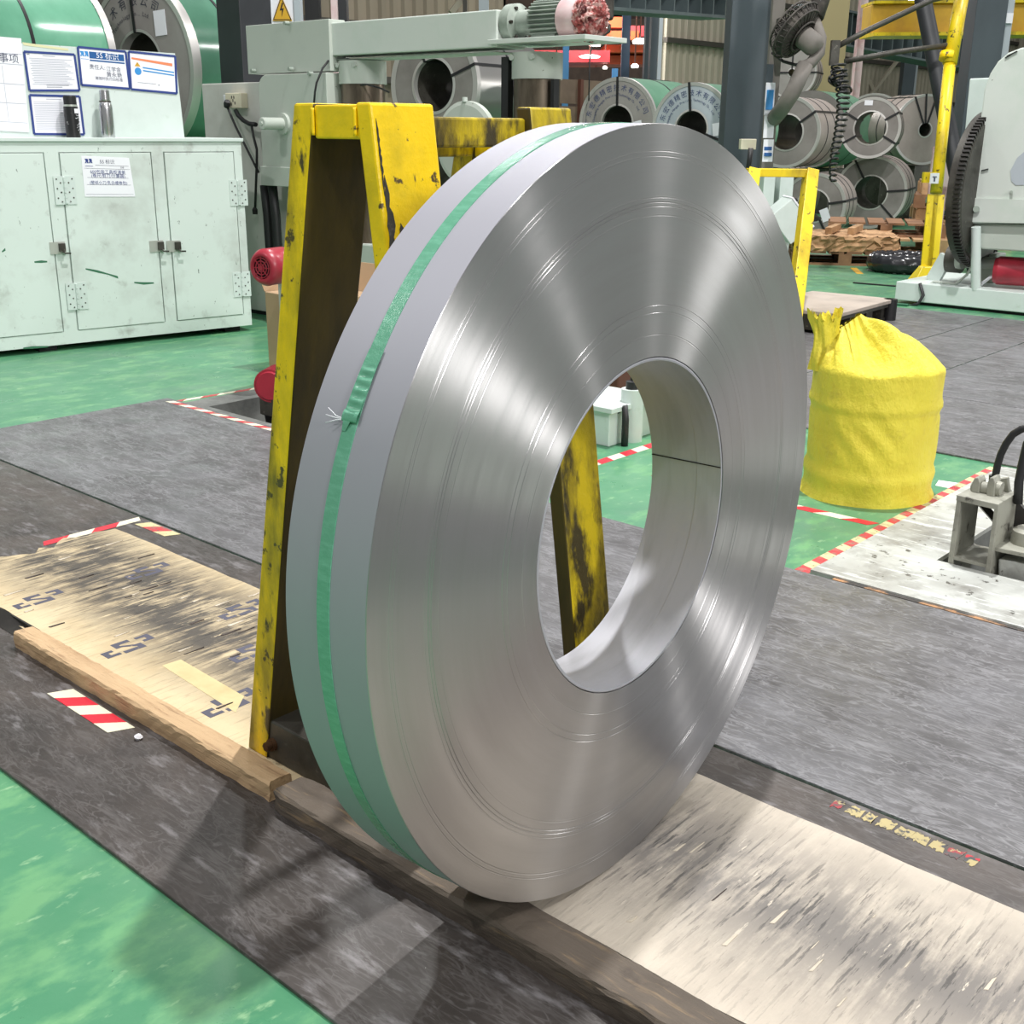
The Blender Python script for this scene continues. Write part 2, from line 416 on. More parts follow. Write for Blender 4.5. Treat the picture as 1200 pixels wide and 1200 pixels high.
def add_scuffs(m, amount=0.8, tint=rgb(150, 150, 153), base_scale=3.0):
    """hair-fine pale scuff strands: thin ridges of warped noise, in several directions"""
    nt = m.node_tree
    N, L = nt.nodes, nt.links
    b = N['Principled BSDF']
    src = b.inputs['Base Color'].links[0].from_socket
    tc = N.new('ShaderNodeTexCoord')
    total = None
    for k, (rot, sc_, st) in enumerate(((0.3, 5.0, 4.0), (1.2, 6.0, 4.5), (2.2, 4.5, 4.0), (0.9, 10.0, 4.0))):
        mp = N.new('ShaderNodeMapping')
        mp.inputs['Rotation'].default_value = (0, 0, rot)
        mp.inputs['Scale'].default_value = (1.0, st, 1.0)
        mp.inputs['Location'].default_value = (k * 3.7, k * 1.9, 0)
        L.new(tc.outputs['Object'], mp.inputs['Vector'])
        n = N.new('ShaderNodeTexNoise')
        n.inputs['Scale'].default_value = sc_ * base_scale / 3.0
        n.inputs['Detail'].default_value = 3
        n.inputs['Distortion'].default_value = 1.6
        L.new(mp.outputs['Vector'], n.inputs['Vector'])
        s1 = N.new('ShaderNodeMath'); s1.operation = 'SUBTRACT'; s1.inputs[1].default_value = 0.5
        L.new(n.outputs['Fac'], s1.inputs[0])
        s2 = N.new('ShaderNodeMath'); s2.operation = 'ABSOLUTE'
        L.new(s1.outputs[0], s2.inputs[0])
        r = N.new('ShaderNodeMapRange')
        r.inputs['From Min'].default_value = 0.034; r.inputs['From Max'].default_value = 0.0
        L.new(s2.outputs[0], r.inputs['Value'])
        g = N.new('ShaderNodeTexNoise')
        g.inputs['Scale'].default_value = 3.1 + k
        g.inputs['Detail'].default_value = 4
        L.new(mp.outputs['Vector'], g.inputs['Vector'])
        r2 = N.new('ShaderNodeMapRange')
        r2.inputs['From Min'].default_value = 0.38; r2.inputs['From Max'].default_value = 0.60
        L.new(g.outputs['Fac'], r2.inputs['Value'])
        ml = N.new('ShaderNodeMath'); ml.operation = 'MULTIPLY'
        L.new(r.outputs['Result'], ml.inputs[0]); L.new(r2.outputs['Result'], ml.inputs[1])
        if total is None:
            total = ml.outputs[0]
        else:
            mx = N.new('ShaderNodeMath'); mx.operation = 'MAXIMUM'
            L.new(total, mx.inputs[0]); L.new(ml.outputs[0], mx.inputs[1])
            total = mx.outputs[0]
    k = N.new('ShaderNodeMath'); k.operation = 'MULTIPLY'; k.inputs[1].default_value = amount
    L.new(total, k.inputs[0])
    x = N.new('ShaderNodeMix'); x.data_type = 'RGBA'
    L.new(k.outputs[0], x.inputs['Factor']); L.new(src, x.inputs['A']); x.inputs['B'].default_value = tint
    L.new(x.outputs['Result'], b.inputs['Base Color'])


add_scuffs(M_MAT, 0.55)
add_scuffs(M_MATB, 0.22, rgb(140, 137, 136))


# ------------------------------------------------------------------ building helpers
class MB:
    """collects shapes (world or thing-local coordinates) and links them as ONE mesh object"""

    def __init__(self):
        self.v, self.f, self.m, self.s = [], [], [], []

    def add(self, vs, fs, mi=0, smooth=False):
        o = len(self.v)
        self.v += [Vector(p) for p in vs]
        for f in fs:
            self.f.append([o + i for i in f])
            self.m.append(mi)
            self.s.append(smooth)
        return self

    def hexa(self, b, t, mi=0):
        """b, t: four bottom and four top points, same order, counter-clockwise seen from the top"""
        return self.add(list(b) + list(t), [(3, 2, 1, 0), (4, 5, 6, 7), (0, 1, 5, 4), (1, 2, 6, 5), (2, 3, 7, 6), (3, 0, 4, 7)], mi)

    def box(self, x0, x1, y0, y1, z0, z1, mi=0):
        return self.hexa([(x0, y0, z0), (x1, y0, z0), (x1, y1, z0), (x0, y1, z0)], [(x0, y0, z1), (x1, y0, z1), (x1, y1, z1), (x0, y1, z1)], mi)

    def obox(self, c, ax, ay, az, sx, sy, sz, mi=0):
        c = Vector(c); ax, ay, az = [Vector(a).normalized() for a in (ax, ay, az)]
        P = lambda i, j, k: c + ax * (i * sx / 2) + ay * (j * sy / 2) + az * (k * sz / 2)
        return self.hexa([P(-1, -1, -1), P(1, -1, -1), P(1, 1, -1), P(-1, 1, -1)], [P(-1, -1, 1), P(1, -1, 1), P(1, 1, 1), P(-1, 1, 1)], mi)

    def bar(self, p0, p1, w, h, up=(0, 0, 1), mi=0):
        p0, p1 = Vector(p0), Vector(p1)
        d = (p1 - p0).normalized()
        u = Vector(up)
        s = d.cross(u)
        if s.length < 1e-4:
            s = d.cross(Vector((0, 1, 0)))
        s.normalize()
        u = s.cross(d)
        return self.obox((p0 + p1) / 2, d, -s, u, (p1 - p0).length, w, h, mi)

    def prism(self, pts, vec, mi=0):
        """pts: planar polygon; vec: extrusion"""
        n = len(pts)
        pts = [Vector(p) for p in pts]
        vec = Vector(vec)
        nrm = Vector((0, 0, 0))
        for i in range(n):
            nrm += (pts[i] - pts[0]).cross(pts[(i + 1) % n] - pts[0])
        if nrm.dot(vec) < 0:
            pts = pts[::-1]
        top = [p + vec for p in pts]
        fs = [tuple(range(n - 1, -1, -1)), tuple(range(n, 2 * n))]
        fs += [(i, (i + 1) % n, n + (i + 1) % n, n + i) for i in range(n)]
        return self.add(pts + top, fs, mi)

    @staticmethod
    def frame(axis):
        a = Vector(axis).normalized()
        r = Vector((0, 0, 1)) if abs(a.z) < 0.9 else Vector((1, 0, 0))
        u = r.cross(a).normalized()
        return a, u, a.cross(u)

    def lathe(self, prof, origin=(0, 0, 0), axis=(0, 0, 1), n=32, mi=0, sharp=True, a0=0.0, a1=2 * PI, mis=None):
        """prof: (radius, height along axis) pairs"""
        a, u, v = self.frame(axis)
        O = Vector(origin)
        full = abs(a1 - a0 - 2 * PI) < 1e-6
        cnt = n if full else n + 1
        ring = lambda r, h: [O + a * h + (u * math.cos(a0 + (a1 - a0) * k / n) + v * math.sin(a0 + (a1 - a0) * k / n)) * r for k in range(cnt)]
        for i in range(len(prof) - 1):
            if sharp or i == 0:
                base = len(self.v)
                self.v += ring(*prof[i])
                prev = base
            cur = len(self.v)
            self.v += ring(*prof[i + 1])
            for k in range(n):
                k2 = (k + 1) % cnt
                self.f.append([prev + k, prev + k2, cur + k2, cur + k])
                self.m.append(mis[i] if mis else mi)
                self.s.append(True)
            prev = cur
        return self

    def cyl(self, p0, p1, r, r1=None, n=20, mi=0):
        p0, p1 = Vector(p0), Vector(p1)
        h = (p1 - p0).length
        r1 = r if r1 is None else r1
        return self.lathe([(0.0, 0), (r, 0), (r1, h), (0.0, h)], p0, p1 - p0, n, mi)

    def tube(self, path, r, n=8, mi=0, closed=False):
        P = [Vector(p) for p in path]
        rings = []
        up = Vector((0, 0, 1))
        for i, p in enumerate(P):
            q0 = P[i - 1] if (i > 0 or closed) else P[i]
            q1 = P[(i + 1) % len(P)] if (i < len(P) - 1 or closed) else P[i]
            d = (q1 - q0).normalized()
            s = d.cross(up)
            if s.length < 1e-3:
                s = d.cross(Vector((1, 0, 0)))
            s.normalize()
            t = s.cross(d)
            rings.append([p + (s * math.cos(2 * PI * k / n) + t * math.sin(2 * PI * k / n)) * r for k in range(n)])
            up = t
        o = len(self.v)
        for R in rings:
            self.v += R
        m = len(P)
        for i in range(m if closed else m - 1):
            for k in range(n):
                j = (i + 1) % m
                self.f.append([o + i * n + k, o + i * n + (k + 1) % n, o + j * n + (k + 1) % n, o + j * n + k])
                self.m.append(mi); self.s.append(True)
        if not closed:
            self.f.append([o + k for k in range(n)][::-1]); self.m.append(mi); self.s.append(False)
            self.f.append([o + (m - 1) * n + k for k in range(n)]); self.m.append(mi); self.s.append(False)
        return self

    def grid(self, fn, nu, nv, mi=0, closed_u=False, smooth=True):
        o = len(self.v)
        cu = nu if closed_u else nu + 1
        for j in range(nv + 1):
            for i in range(cu):
                self.v.append(Vector(fn(i / nu, j / nv)))
        for j in range(nv):
            for i in range(nu):
                i2 = (i + 1) % cu
                self.f.append([o + j * cu + i, o + j * cu + i2, o + (j + 1) * cu + i2, o + (j + 1) * cu + i])
                self.m.append(mi); self.s.append(smooth)
        return self

    def build(self, name, mats, parent=None, bevel=0.0, local=False, label=None, kind=None, segs=2):
        me = bpy.data.meshes.new(name)
        vs = self.v
        if parent is not None and not local:
            inv = parent['_m'] if False else WM[parent.name].inverted()
            vs = [inv @ p for p in vs]
        me.from_pydata([tuple(p) for p in vs], [], self.f)
        mats = mats if isinstance(mats, (list, tuple)) else [mats]
        for m in mats:
            me.materials.append(m)
        me.polygons.foreach_set('material_index', self.m)
        me.polygons.foreach_set('use_smooth', self.s)
        me.update()
        o = bpy.data.objects.new(name, me)
        COL.objects.link(o)
        if parent is not None:
            o.parent = parent
            WM[o.name] = WM[parent.name]
        else:
            WM[o.name] = Matrix.Identity(4)
        if bevel:
            md = o.modifiers.new('bevel', 'BEVEL')
            md.width = bevel
            md.segments = segs
            md.limit_method = 'ANGLE'
            md.angle_limit = 0.6
        if label:
            o['label'] = label
        if kind:
            o['kind'] = kind
        return o


WM = {}


def thing(name, label, cat, loc=(0, 0, 0), rz=0.0, group=None):
    o = bpy.data.objects.new(name, None)
    COL.objects.link(o)
    o.empty_display_size = 0.1
    o.location = loc
    o.rotation_euler = (0, 0, rz)
    o['label'] = label
    o['category'] = cat
    if group:
        o['group'] = group
    WM[o.name] = Matrix.Translation(Vector(loc)) @ Matrix.Rotation(rz, 4, 'Z')
    return o


def solo(mb, name, mats, label, cat, loc=(0, 0, 0), group=None, bevel=0.0):
    """a thing that is one mesh, its origin at loc"""
    T = Matrix.Translation(-Vector(loc))
    mb.v = [T @ p for p in mb.v]
    o = mb.build(name, mats, None, bevel)
    o.location = loc
    WM[o.name] = Matrix.Translation(Vector(loc))
    o['label'] = label
    o['category'] = cat
    if group:
        o['group'] = group
    return o


def struct(mb, name, mats, bevel=0.0):
    o = mb.build(name, mats, None, bevel)
    o['kind'] = 'structure'
    return o


def dup(root, loc, rz, label=None, group=None):
    r = root.copy()
    COL.objects.link(r)
    r.location = loc
    r.rotation_euler = (0, 0, rz)
    if label:
        r['label'] = label
    if group:
        r['group'] = group
    WM[r.name] = Matrix.Translation(Vector(loc)) @ Matrix.Rotation(rz, 4, 'Z')
    for ch in [c for c in bpy.data.objects if c.parent == root]:
        c = ch.copy()
        COL.objects.link(c)
        c.parent = r
        WM[c.name] = WM[r.name]
        for g in [g for g in bpy.data.objects if g.parent == ch]:
            d = g.copy()
            COL.objects.link(d)
            d.parent = c
            WM[d.name] = WM[r.name]
    return r


def glyphs(body, size):
    """flat mesh of a piece of writing, centred: list of vertices (x, y) and faces"""
    c = bpy.data.curves.new('writing', 'FONT')
    c.body = body
    c.size = size
    c.resolution_u = 2
    c.align_x = 'CENTER'
    c.align_y = 'CENTER'
    o = bpy.data.objects.new('writing', c)
    COL.objects.link(o)
    bpy.context.view_layer.update()
    me = bpy.data.meshes.new_from_object(o.evaluated_get(bpy.context.evaluated_depsgraph_get()))
    vs = [(v.co.x, v.co.y) for v in me.vertices]
    fs = [tuple(p.vertices) for p in me.polygons]
    bpy.data.objects.remove(o)
    bpy.data.curves.remove(c)
    bpy.data.meshes.remove(me)
    return vs, fs


GC = {}


def write(mb, body, size, c, xdir=(1, 0, 0), up=(0, 0, 1), mi=0, squeeze=1.0):
    key = (body, size)
    if key not in GC:
        GC[key] = glyphs(body, size)
    vs, fs = GC[key]
    c, x, u = Vector(c), Vector(xdir).normalized(), Vector(up).normalized()
    mb.add([c + x * (a * squeeze) + u * b for a, b in vs], fs, mi)
    return mb


def arc_write(mb, body, size, centre, radius, a_from, a_to, y, mi=0):
    """writing along an arc in a plane y = const facing -Y (thing-local)"""
    n = len(body)
    for i, ch in enumerate(body):
        if ch == ' ':
            continue
        a = a_from + (a_to - a_from) * i / max(1, n - 1)
        d = Vector((math.cos(a), 0, math.sin(a)))
        write(mb, ch, size, Vector(centre) + d * radius + Vector((0, y, 0)), (math.sin(a), 0, -math.cos(a)), d, mi)
    return mb


# ------------------------------------------------------------------ floor with its two pits
GF = -0.008          # green paint level; the rubber sheets lie on it with their tops at z = 0


def slab(mb, xs, ys, holes, z0, z1, mi=0, wall_mi=0, pit=None):
    xs = sorted(set(xs + [h[i] for h in holes for i in (0, 1)]))
    ys = sorted(set(ys + [h[i] for h in holes for i in (2, 3)]))
    inside = lambda x, y: any(h[0] < x < h[1] and h[2] < y < h[3] for h in holes)
    for i in range(len(xs) - 1):
        for j in range(len(ys) - 1):
            if not inside((xs[i] + xs[i + 1]) / 2, (ys[j] + ys[j + 1]) / 2):
                mb.add([(xs[i], ys[j], z1), (xs[i + 1], ys[j], z1), (xs[i + 1], ys[j + 1], z1), (xs[i], ys[j + 1], z1)], [(0, 1, 2, 3)], mi)
    for a, b in ((xs[0], ys[0]),):
        X0, X1, Y0, Y1 = xs[0], xs[-1], ys[0], ys[-1]
        mb.add([(X0, Y0, z0), (X1, Y0, z0), (X1, Y1, z0), (X0, Y1, z0), (X0, Y0, z1), (X1, Y0, z1), (X1, Y1, z1), (X0, Y1, z1)],
               [(0, 1, 5, 4), (1, 2, 6, 5), (2, 3, 7, 6), (3, 0, 4, 7)], mi)
    for h in holes:
        zb = pit if pit is not None else z0
        x0, x1, y0, y1 = h
        mb.add([(x0, y0, zb), (x1, y0, zb), (x1, y1, zb), (x0, y1, zb), (x0, y0, z1), (x1, y0, z1), (x1, y1, z1), (x0, y1, z1)],
               [(4, 5, 1, 0), (5, 6, 2, 1), (6, 7, 3, 2), (7, 4, 0, 3)] + ([(0, 1, 2, 3)] if pit is not None else []), wall_mi)
    return mb


PIT_L = (-3.45, -2.55, 1.50, 1.83)
PIT_R = (-0.20, 1.40, 1.80, 2.40)
floor = struct(slab(MB(), [-17.0, 12.0], [-7.0, 40.0], [PIT_L, PIT_R], -0.6, GF, 0, 1, pit=-0.35), 'floor', [M_GREENFLOOR, M_CONC])
slab(MB(), [-3.60, -2.4], [1.46, 1.93], [PIT_L], GF, GF + 0.003, 0, 0).build('pit_apron', M_CONC, floor, label='bare concrete edging round the small floor pit')


def sheet(x0, x1, y0, y1, m, label, z1=0.0):
    mb = MB()
    nx = max(1, int((x1 - x0) / 0.5))
    mb.box(x0, x1, y0, y1, GF, z1)
    return solo(mb, 'rubber_sheet', m, label, 'floor sheet', ((x0 + x1) / 2, (y0 + y1) / 2, GF), 'black rubber sheets on the floor', bevel=0.002)


sheet(-3.8, 7.0, -0.585, 0.436, M_MATB, 'long black rubber sheet under the steel coil and the timbers')
sheet(-3.72, 7.0, 0.446, 1.46, M_MAT, 'wide scuffed black rubber sheet just behind the steel coil, reaching the white plate')
sheet(-2.66, 3.5, 3.02, 4.03, M_MAT, 'scuffed black rubber sheet across the floor right behind the yellow bag')
sheet(-3.2, -1.86, 4.04, 6.74, M_MAT, 'black rubber sheet under the low skid behind the yellow bag')
sheet(-1.85, -1.36, 4.04, 6.74, M_MAT, 'narrow black rubber sheet between two seams in front of the pale machine base')
sheet(-1.35, 3.5, 4.04, 6.74, M_MAT, 'black rubber sheet at the far right before the machine base')
# white painted plate round the right-hand pit
solo(slab(MB(), [-0.435, 3.2], [1.475, 2.96], [PIT_R], GF, 0.006), 'cover_plate', M_WHITEPLATE, 'scratched white painted steel plate round the pit at right', 'plate', (1.4, 1.6, GF))
solo(MB().box(-0.36, 2.5, 1.461, 1.474, GF, 0.001), 'edge_strip', mat('rusty_orange_edge', rgb(176, 132, 92), 0.7, layers=[(10, 0.42, 0.52, rgb(64, 60, 57))]),
     'thin rusty orange edge strip along the front of the white plate', 'edge strip', (1.0, 1.467, GF))


# ------------------------------------------------------------------ plywood boards and timbers
def ragged(x0, x1, y0, y1, z0, z1, jl=0.0, jr=0.0, jy=0.003):
    pts = []
    n = 26
    for i in range(n + 1):
        pts.append((x0 + (x1 - x0) * i / n, y0 + random.uniform(-jy, jy)))
    for i in range(1, 18):
        pts.append((x1 + random.uniform(-jr, jr), y0 + (y1 - y0) * i / 18))
    for i in range(n + 1):
        pts.append((x1 + (x0 - x1) * i / n, y1 + random.uniform(-jy, jy)))
    for i in range(1, 18):
        pts.append((x0 + random.uniform(-jl, jl) - jl * math.sin(i * 0.5), y1 + (y0 - y1) * i / 18))
    return MB().prism([(p[0], p[1], z0) for p in pts], (0, 0, z1 - z0))


ply = thing('plywood_board', 'cream printed plywood board with grey stencil marks, left of the yellow stand', 'board', (-1.35, 0.03, 0), 0, 'plywood boards')
mb = ragged(-2.20, -0.47, -0.243, 0.312, 0.0, 0.006, 0.035, 0.004)
mb.build('board', M_PLY_L, ply)


def logo(mb, c, s):
    """stencil mark of three blocky letters, read along +Y with its top towards -X"""
    C = Vector(c)

    def P(pts):
        vs = [C + Vector((-v * s, u * s, 0)) for u, v in pts]
        mb.prism(vs, (0, 0, 0.0006))
    t = 0.22

    def R(u0, u1, v0, v1):
        P([(u0, v0), (u1, v0), (u1, v1), (u0, v1)])
    # c at lower left
    R(-1.05, -1.05 + t, -.46, .10); R(-1.05 + t, -.62, .10 - t * .8, .10); R(-1.05 + t, -.50, -.46, -.46 + t * .8)
    # S in the middle
    R(-.42, -.42 + t, .06, .52); R(-.42 + t, .26, .52 - t, .52)
    P([(-.42 + t, .20), (-.42 + t, .06), (.24, -.24), (.24, -.06)])
    R(.24, .24 + t, -.52, -.06); R(-.38, .24, -.52, -.52 + t)
    # reversed c at upper right
    R(1.05 - t, 1.05, -.10, .46); R(.50, 1.05 - t, .46 - t * .8, .46); R(.62, 1.05 - t, -.10, -.10 + t * .8)


for q in ((150, 757), (173, 669), (45, 702), (283, 714), (269, 823), (297, 762)):
    lm = MB()
    p = fl(q[0], q[1], 0.006)
    logo(lm, (p.x, p.y, 0.0058), 0.066)
    lm.build('stencil_mark', M_LOGO, ply)
MB().prism([fl(q[0], q[1], 0.0061) for q in ((190, 780), (212, 773), (286, 816), (276, 835))], (0, 0, 0.0005)).build('packing_tape', mat('tan_packing_tape', rgb(214, 196, 148), 0.45, layers=[(8, 0.5, 0.75, rgb(196, 176, 128))]), ply, label='pale tan strip of packing tape')
fm = MB()
for i in range(46):
    x = random.uniform(-2.1, -0.85)
    y = 0.05 + random.gauss(0, 0.11)
    a, b = random.uniform(0.002, 0.008), random.uniform(0.02, 0.06)
    if -0.22 < y < 0.28:
        z = 0.006
        fm.hexa([(x, y, z), (x + a, y + 0.004, z), (x + a * 0.9, y + b, z), (x + a * 0.2, y + b * 0.8, z)],
                [(x, y, z + 0.002), (x + a, y + 0.004, z + 0.001), (x + a * 0.9, y + b, z + 0.003), (x + a * 0.2, y + b * 0.8, z + 0.002)], 0 if random.random() < 0.5 else 1)
fm.build('lifted_splinters', [M_FLAKE, M_CHAR], ply, kind='stuff')

ply2 = thing('plywood_board', 'worn greyish plywood board under the steel coil, running to the lower right', 'board', (0.5, 0.05, 0), 0, 'plywood boards')
ragged(-0.46, 1.7, -0.206, 0.313, 0.0, 0.006, 0.004, 0.0).build('board', M_PLY_R, ply2)
fm = MB()
for i in range(18):
    x = random.uniform(0.05, 0.9)
    y = 0.02 + random.gauss(0, 0.1)
    a, b = random.uniform(0.002, 0.008), random.uniform(0.012, 0.05)
    if -0.19 < y < 0.28:
        z = 0.006
        fm.hexa([(x, y, z), (x + a, y + 0.004, z), (x + a * 0.9, y + b, z), (x + a * 0.2, y + b * 0.8, z)],
                [(x, y, z + 0.001), (x + a, y + 0.004, z + 0.001), (x + a * 0.9, y + b, z + 0.002), (x + a * 0.2, y + b * 0.8, z + 0.001)], 0 if random.random() < 0.8 else 1)
fm.build('lifted_splinters', [M_FLAKE, M_CHAR], ply2, kind='stuff')
# rubber flaps showing under the boards
solo(MB().box(-0.30, 1.3, -0.234, -0.207, 0.0, 0.005), 'rubber_flap', M_GREASE, 'black rubber flap along the front of the worn board below the coil', 'rubber flap', (0.5, -0.22, 0), bevel=0.002)
fb = MB()
fb.grid(lambda u, v: (-2.3 + 0.68 * u, -0.275 + 0.045 * v, 0.001 + (0.016 * v) * (0.7 + 0.3 * math.sin(u * 19))), 30, 3)
fb.box(-2.3, -1.62, -0.235, -0.23, 0, 0.015)
solo(fb, 'rubber_flap', M_GREASE, 'black rubber flap curling up at the front left corner of the printed board', 'rubber flap', (-1.9, -0.25, 0))


def rough_beam(x0, x1, y0, y1, z0, z1, n, j, end=0.0):
    mb = MB()
    sec = [(y0, z0), (y1, z0), (y1, (z0 + z1) / 2), (y1, z1 - 0.004), (y1 - 0.005, z1), ((y0 + y1) / 2, z1), (y0 + 0.005, z1), (y0, z1 - 0.005), (y0, (z0 + z1) / 2)]
    k = len(sec)
    for i in range(n + 1):
        x = x0 + (x1 - x0) * i / n
        for a, (y, z) in enumerate(sec):
            dz = 0 if z == z0 else random.uniform(-j, j)
            e = end * (1 if i == 0 else 0)
            yy = y + random.uniform(-j, j)
            if e:
                yy = (y0 + y1) / 2 + (yy - (y0 + y1) / 2) * (1 - e)
            mb.v.append(Vector((x + (random.uniform(-j, j) * 2 if i in (0, n) else 0), yy, z + dz)))
    for i in range(n):
        for a in range(k):
            b = (a + 1) % k
            mb.f.append([i * k + a, (i + 1) * k + a, (i + 1) * k + b, i * k + b][::-1]); mb.m.append(0); mb.s.append(False)
    mb.f.append(list(range(k))); mb.m.append(0); mb.s.append(False)
    mb.f.append([n * k + a for a in range(k)][::-1]); mb.m.append(0); mb.s.append(False)
    return mb


solo(rough_beam(-1.60, -0.595, -0.304, -0.252, 0.0, 0.040, 46, 0.0016), 'timber_batten', M_WOOD, 'pale raw timber batten along the front of the printed board', 'timber', (-1.1, -0.28, 0), 'timber battens')
solo(rough_beam(-0.572, 1.3, -0.316, -0.238, 0.0, 0.040, 70, 0.0017, 0.15), 'timber_batten', M_WOOD_GREY, 'wide dark grimy timber batten in front of the coil, running out of the picture below', 'timber', (0.2, -0.28, 0), 'timber battens')


# ------------------------------------------------------------------ hazard tapes
def tape(label, p0, p1, wid, n, mats, z, slant=0.5, first=0, skip=()):
    p0, p1 = Vector((p0[0], p0[1], z)), Vector((p1[0], p1[1], z))
    d = (p1 - p0)
    L = d.length
    d.normalize()
    s = Vector((-d.y, d.x, 0))
    t = thing('hazard_tape', label, 'tape', ((p0 + p1) / 2), 0, 'red and white hazard tapes on the floor')
    seg = L / n
    for k in range(n):
        if k in skip:
            continue
        sl = slant * wid
        pts = []
        for off, sgn in ((-wid / 2, -1), (wid / 2, 1)):
            for e in (k, k + 1):
                x = max(0.0, min(L, e * seg + sgn * sl / 2))
                pts.append(p0 + d * x + s * off)
        pts = [pts[0], pts[1], pts[3], pts[2]]
        red = (k + first) % 2 == 0
        MB().prism(pts, (0, 0, 0.0008)).build('red_stripe' if red else 'white_stripe', mats[0] if red else mats[1], t)
    return t


a, b, c_, d_ = fl(55, 812), fl(80, 805), fl(158, 853), fl(133, 863)
tape('short clean strip of red and white tape on the sheet before the raw batten', ((a + b) / 2)[:2], ((c_ + d_) / 2)[:2], 0.05, 5, (M_RED, M_WHT), 0.0002, 0.9, 1)
tape('short red and white tape at the far left corner of the printed board', (-2.245, 0.09), (-2.245, 0.43), 0.036, 4, (M_RED, M_WHT), 0.0002, 0.9, 0)
tape('torn scrap of red and white tape beside the seam behind the printed board', (-2.21, 0.405), (-2.02, 0.405), 0.045, 3, (M_RED_W, M_WHT_W), 0.0002, 0.9, 1)
tape('thin red and white tape along the front of the small pit at left', (-3.66, 1.425), (-2.3, 1.425), 0.032, 22, (M_RED_W, M_WHT), 0.0002, 1.2, 1)
tape('thin red and white tape along the left end of the small pit', (-3.66, 1.42), (-3.60, 2.3), 0.032, 10, (M_RED_W, M_WHT), GF + 0.0002, 1.2, 0)
tape('long red and white tape along the left edge of the white plate', (-0.463, 1.47), (-0.458, 2.97), 0.046, 30, (M_RED_W, M_WHT_W), GF + 0.0002, 0.3, 0)
tape('red and white tape on the green paint in front of the yellow bag', (-1.35, 2.0), (-0.49, 2.02), 0.042, 9, (M_RED, M_WHT), GF + 0.0002, 1.0, 0)
tape('red and white tape seen on the green floor through the coil', (-1.60, 1.75), (-1.60, 3.0), 0.046, 16, (M_RED, M_WHT), GF + 0.0002, 0.4, 1)
tape('thin red and white tape along the far edge of the white plate', (-0.42, 2.985), (1.4, 2.985), 0.03, 24, (M_RED_W, M_WHT_W), GF + 0.0002, 0.8, 0)
# faded remains of tape
fa, fb_ = fl(975, 940), fl(1150, 1013)
ft = thing('hazard_tape', 'scraped off remains of hazard tape on the sheet at lower right', 'tape', ((fa + fb_) / 2), 0, 'red and white hazard tapes on the floor')
for k in range(9):
    t0 = k / 9 + random.uniform(0, 0.02)
    t1 = (k + 1) / 9 - random.uniform(0, 0.03)
    P0, P1 = fa.lerp(fb_, t0), fa.lerp(fb_, t1)
    wv = 0.017
    pts = []
    for i in range(9):
        q = P0.lerp(P1, i / 8)
        pts.append((q.x + random.uniform(-.003, .003), q.y + wv * random.uniform(0.5, 1.1), 0.0002))
    for i in range(9):
        q = P1.lerp(P0, i / 8)
        pts.append((q.x + random.uniform(-.003, .003), q.y - wv * random.uniform(0.5, 1.1), 0.0002))
    red = k in (0, 7)
    MB().prism(pts, (0, 0, 0.0006)).build('tape_scrap', M_FADE_RED if red else M_FADE, ft)
solo(MB().prism([fl(1100, 563, GF), fl(1128, 567, GF), fl(1122, 574, GF), fl(1096, 569, GF)], (0, 0, 0.001)), 'paper_scrap', M_PAPER,
     'white paper strip lying beside the long tape right of the yellow bag', 'paper scrap', fl(1112, 568, GF))
mb = MB()
mb.lathe([(0, 0), (.006, 0), (.009, .006), (.004, .011), (0, .012)], fl(162, 866), (0.2, 0.1, 1), 9)
solo(mb, 'paper_crumb', M_PAPER, 'tiny white crumpled scrap on the black sheet beside the raw batten', 'paper scrap', fl(162, 866))

# ------------------------------------------------------------------ the slit steel coil
CR, CI, CW = 0.600, 0.2615, 0.14
coil = thing('steel_coil', 'large narrow slit steel coil standing upright with a green strap round it', 'steel coil', (0, 0, 0.006), 0.0632)
rnd = random.Random(3)
prof = []
r = CI + 0.006
grooves = [(0.301, .0012), (0.334, .0018), (0.345, .0022), (0.474, .0008), (0.487, .0024), (0.4925, .0028), (0.499, .0012), (0.556, .0012), (0.563, .0014)]
while r < CR - 0.0015:
    prof.append((r, rnd.uniform(-0.000012, 0.000012)))
    r += rnd.uniform(0.0016, 0.0034)
for gr, gd in [(a_, b_ * 0.22) for a_, b_ in grooves]:
    prof = [p for p in prof if abs(p[0] - gr) > 0.0016]
    prof += [(gr - 0.0013, 0.0001), (gr - 0.0005, -gd), (gr + 0.0004, -gd), (gr + 0.0012, 0.0001)]
prof.sort()
prof = [(CI + 0.0052, -0.02)] + prof + [(CR - 0.0008, 0.0), (CR, -0.0008)]
ax0 = (0, 0, CR)
mb = MB()
nf = len(prof) - 1
mb.lathe(prof, ax0, (1, 0, 0), 288, 0)
# rim, back face and bore of the winding
mb.lathe([(CR, -0.0008), (CR, -CW + 0.0008), (CR - 0.0008, -CW)], ax0, (1, 0, 0), 288, 1)
mb.lathe([(CR - 0.0008, -CW), (CI + 0.003, -CW), (CI + 0.003, -CW + 0.002)], ax0, (1, 0, 0), 192, 0)
mb.build('wound_strip', [M_FACE, M_RIM], coil, local=True)
mb = MB()
mb.lathe([(CI + 0.0044, -CW + .001), (CI + 0.0044, -0.0008), (CI + 0.003, -0.0002), (CI, -0.0008), (CI, -CW * 0.34), (CI + 0.0004, -CW * 0.35), (CI + 0.0004, -CW + 0.0006), (CI + 0.0044, -CW + .001)], ax0, (1, 0, 0), 192, 0)
mb.build('inner_wrap', M_BORE, coil, local=True, label='innermost wrap of the strip lining the hole')
mb = MB()
aa = 0.155
u = Vector((0, math.cos(aa), math.sin(aa)))
tv = Vector((0, -math.sin(aa), math.cos(aa)))
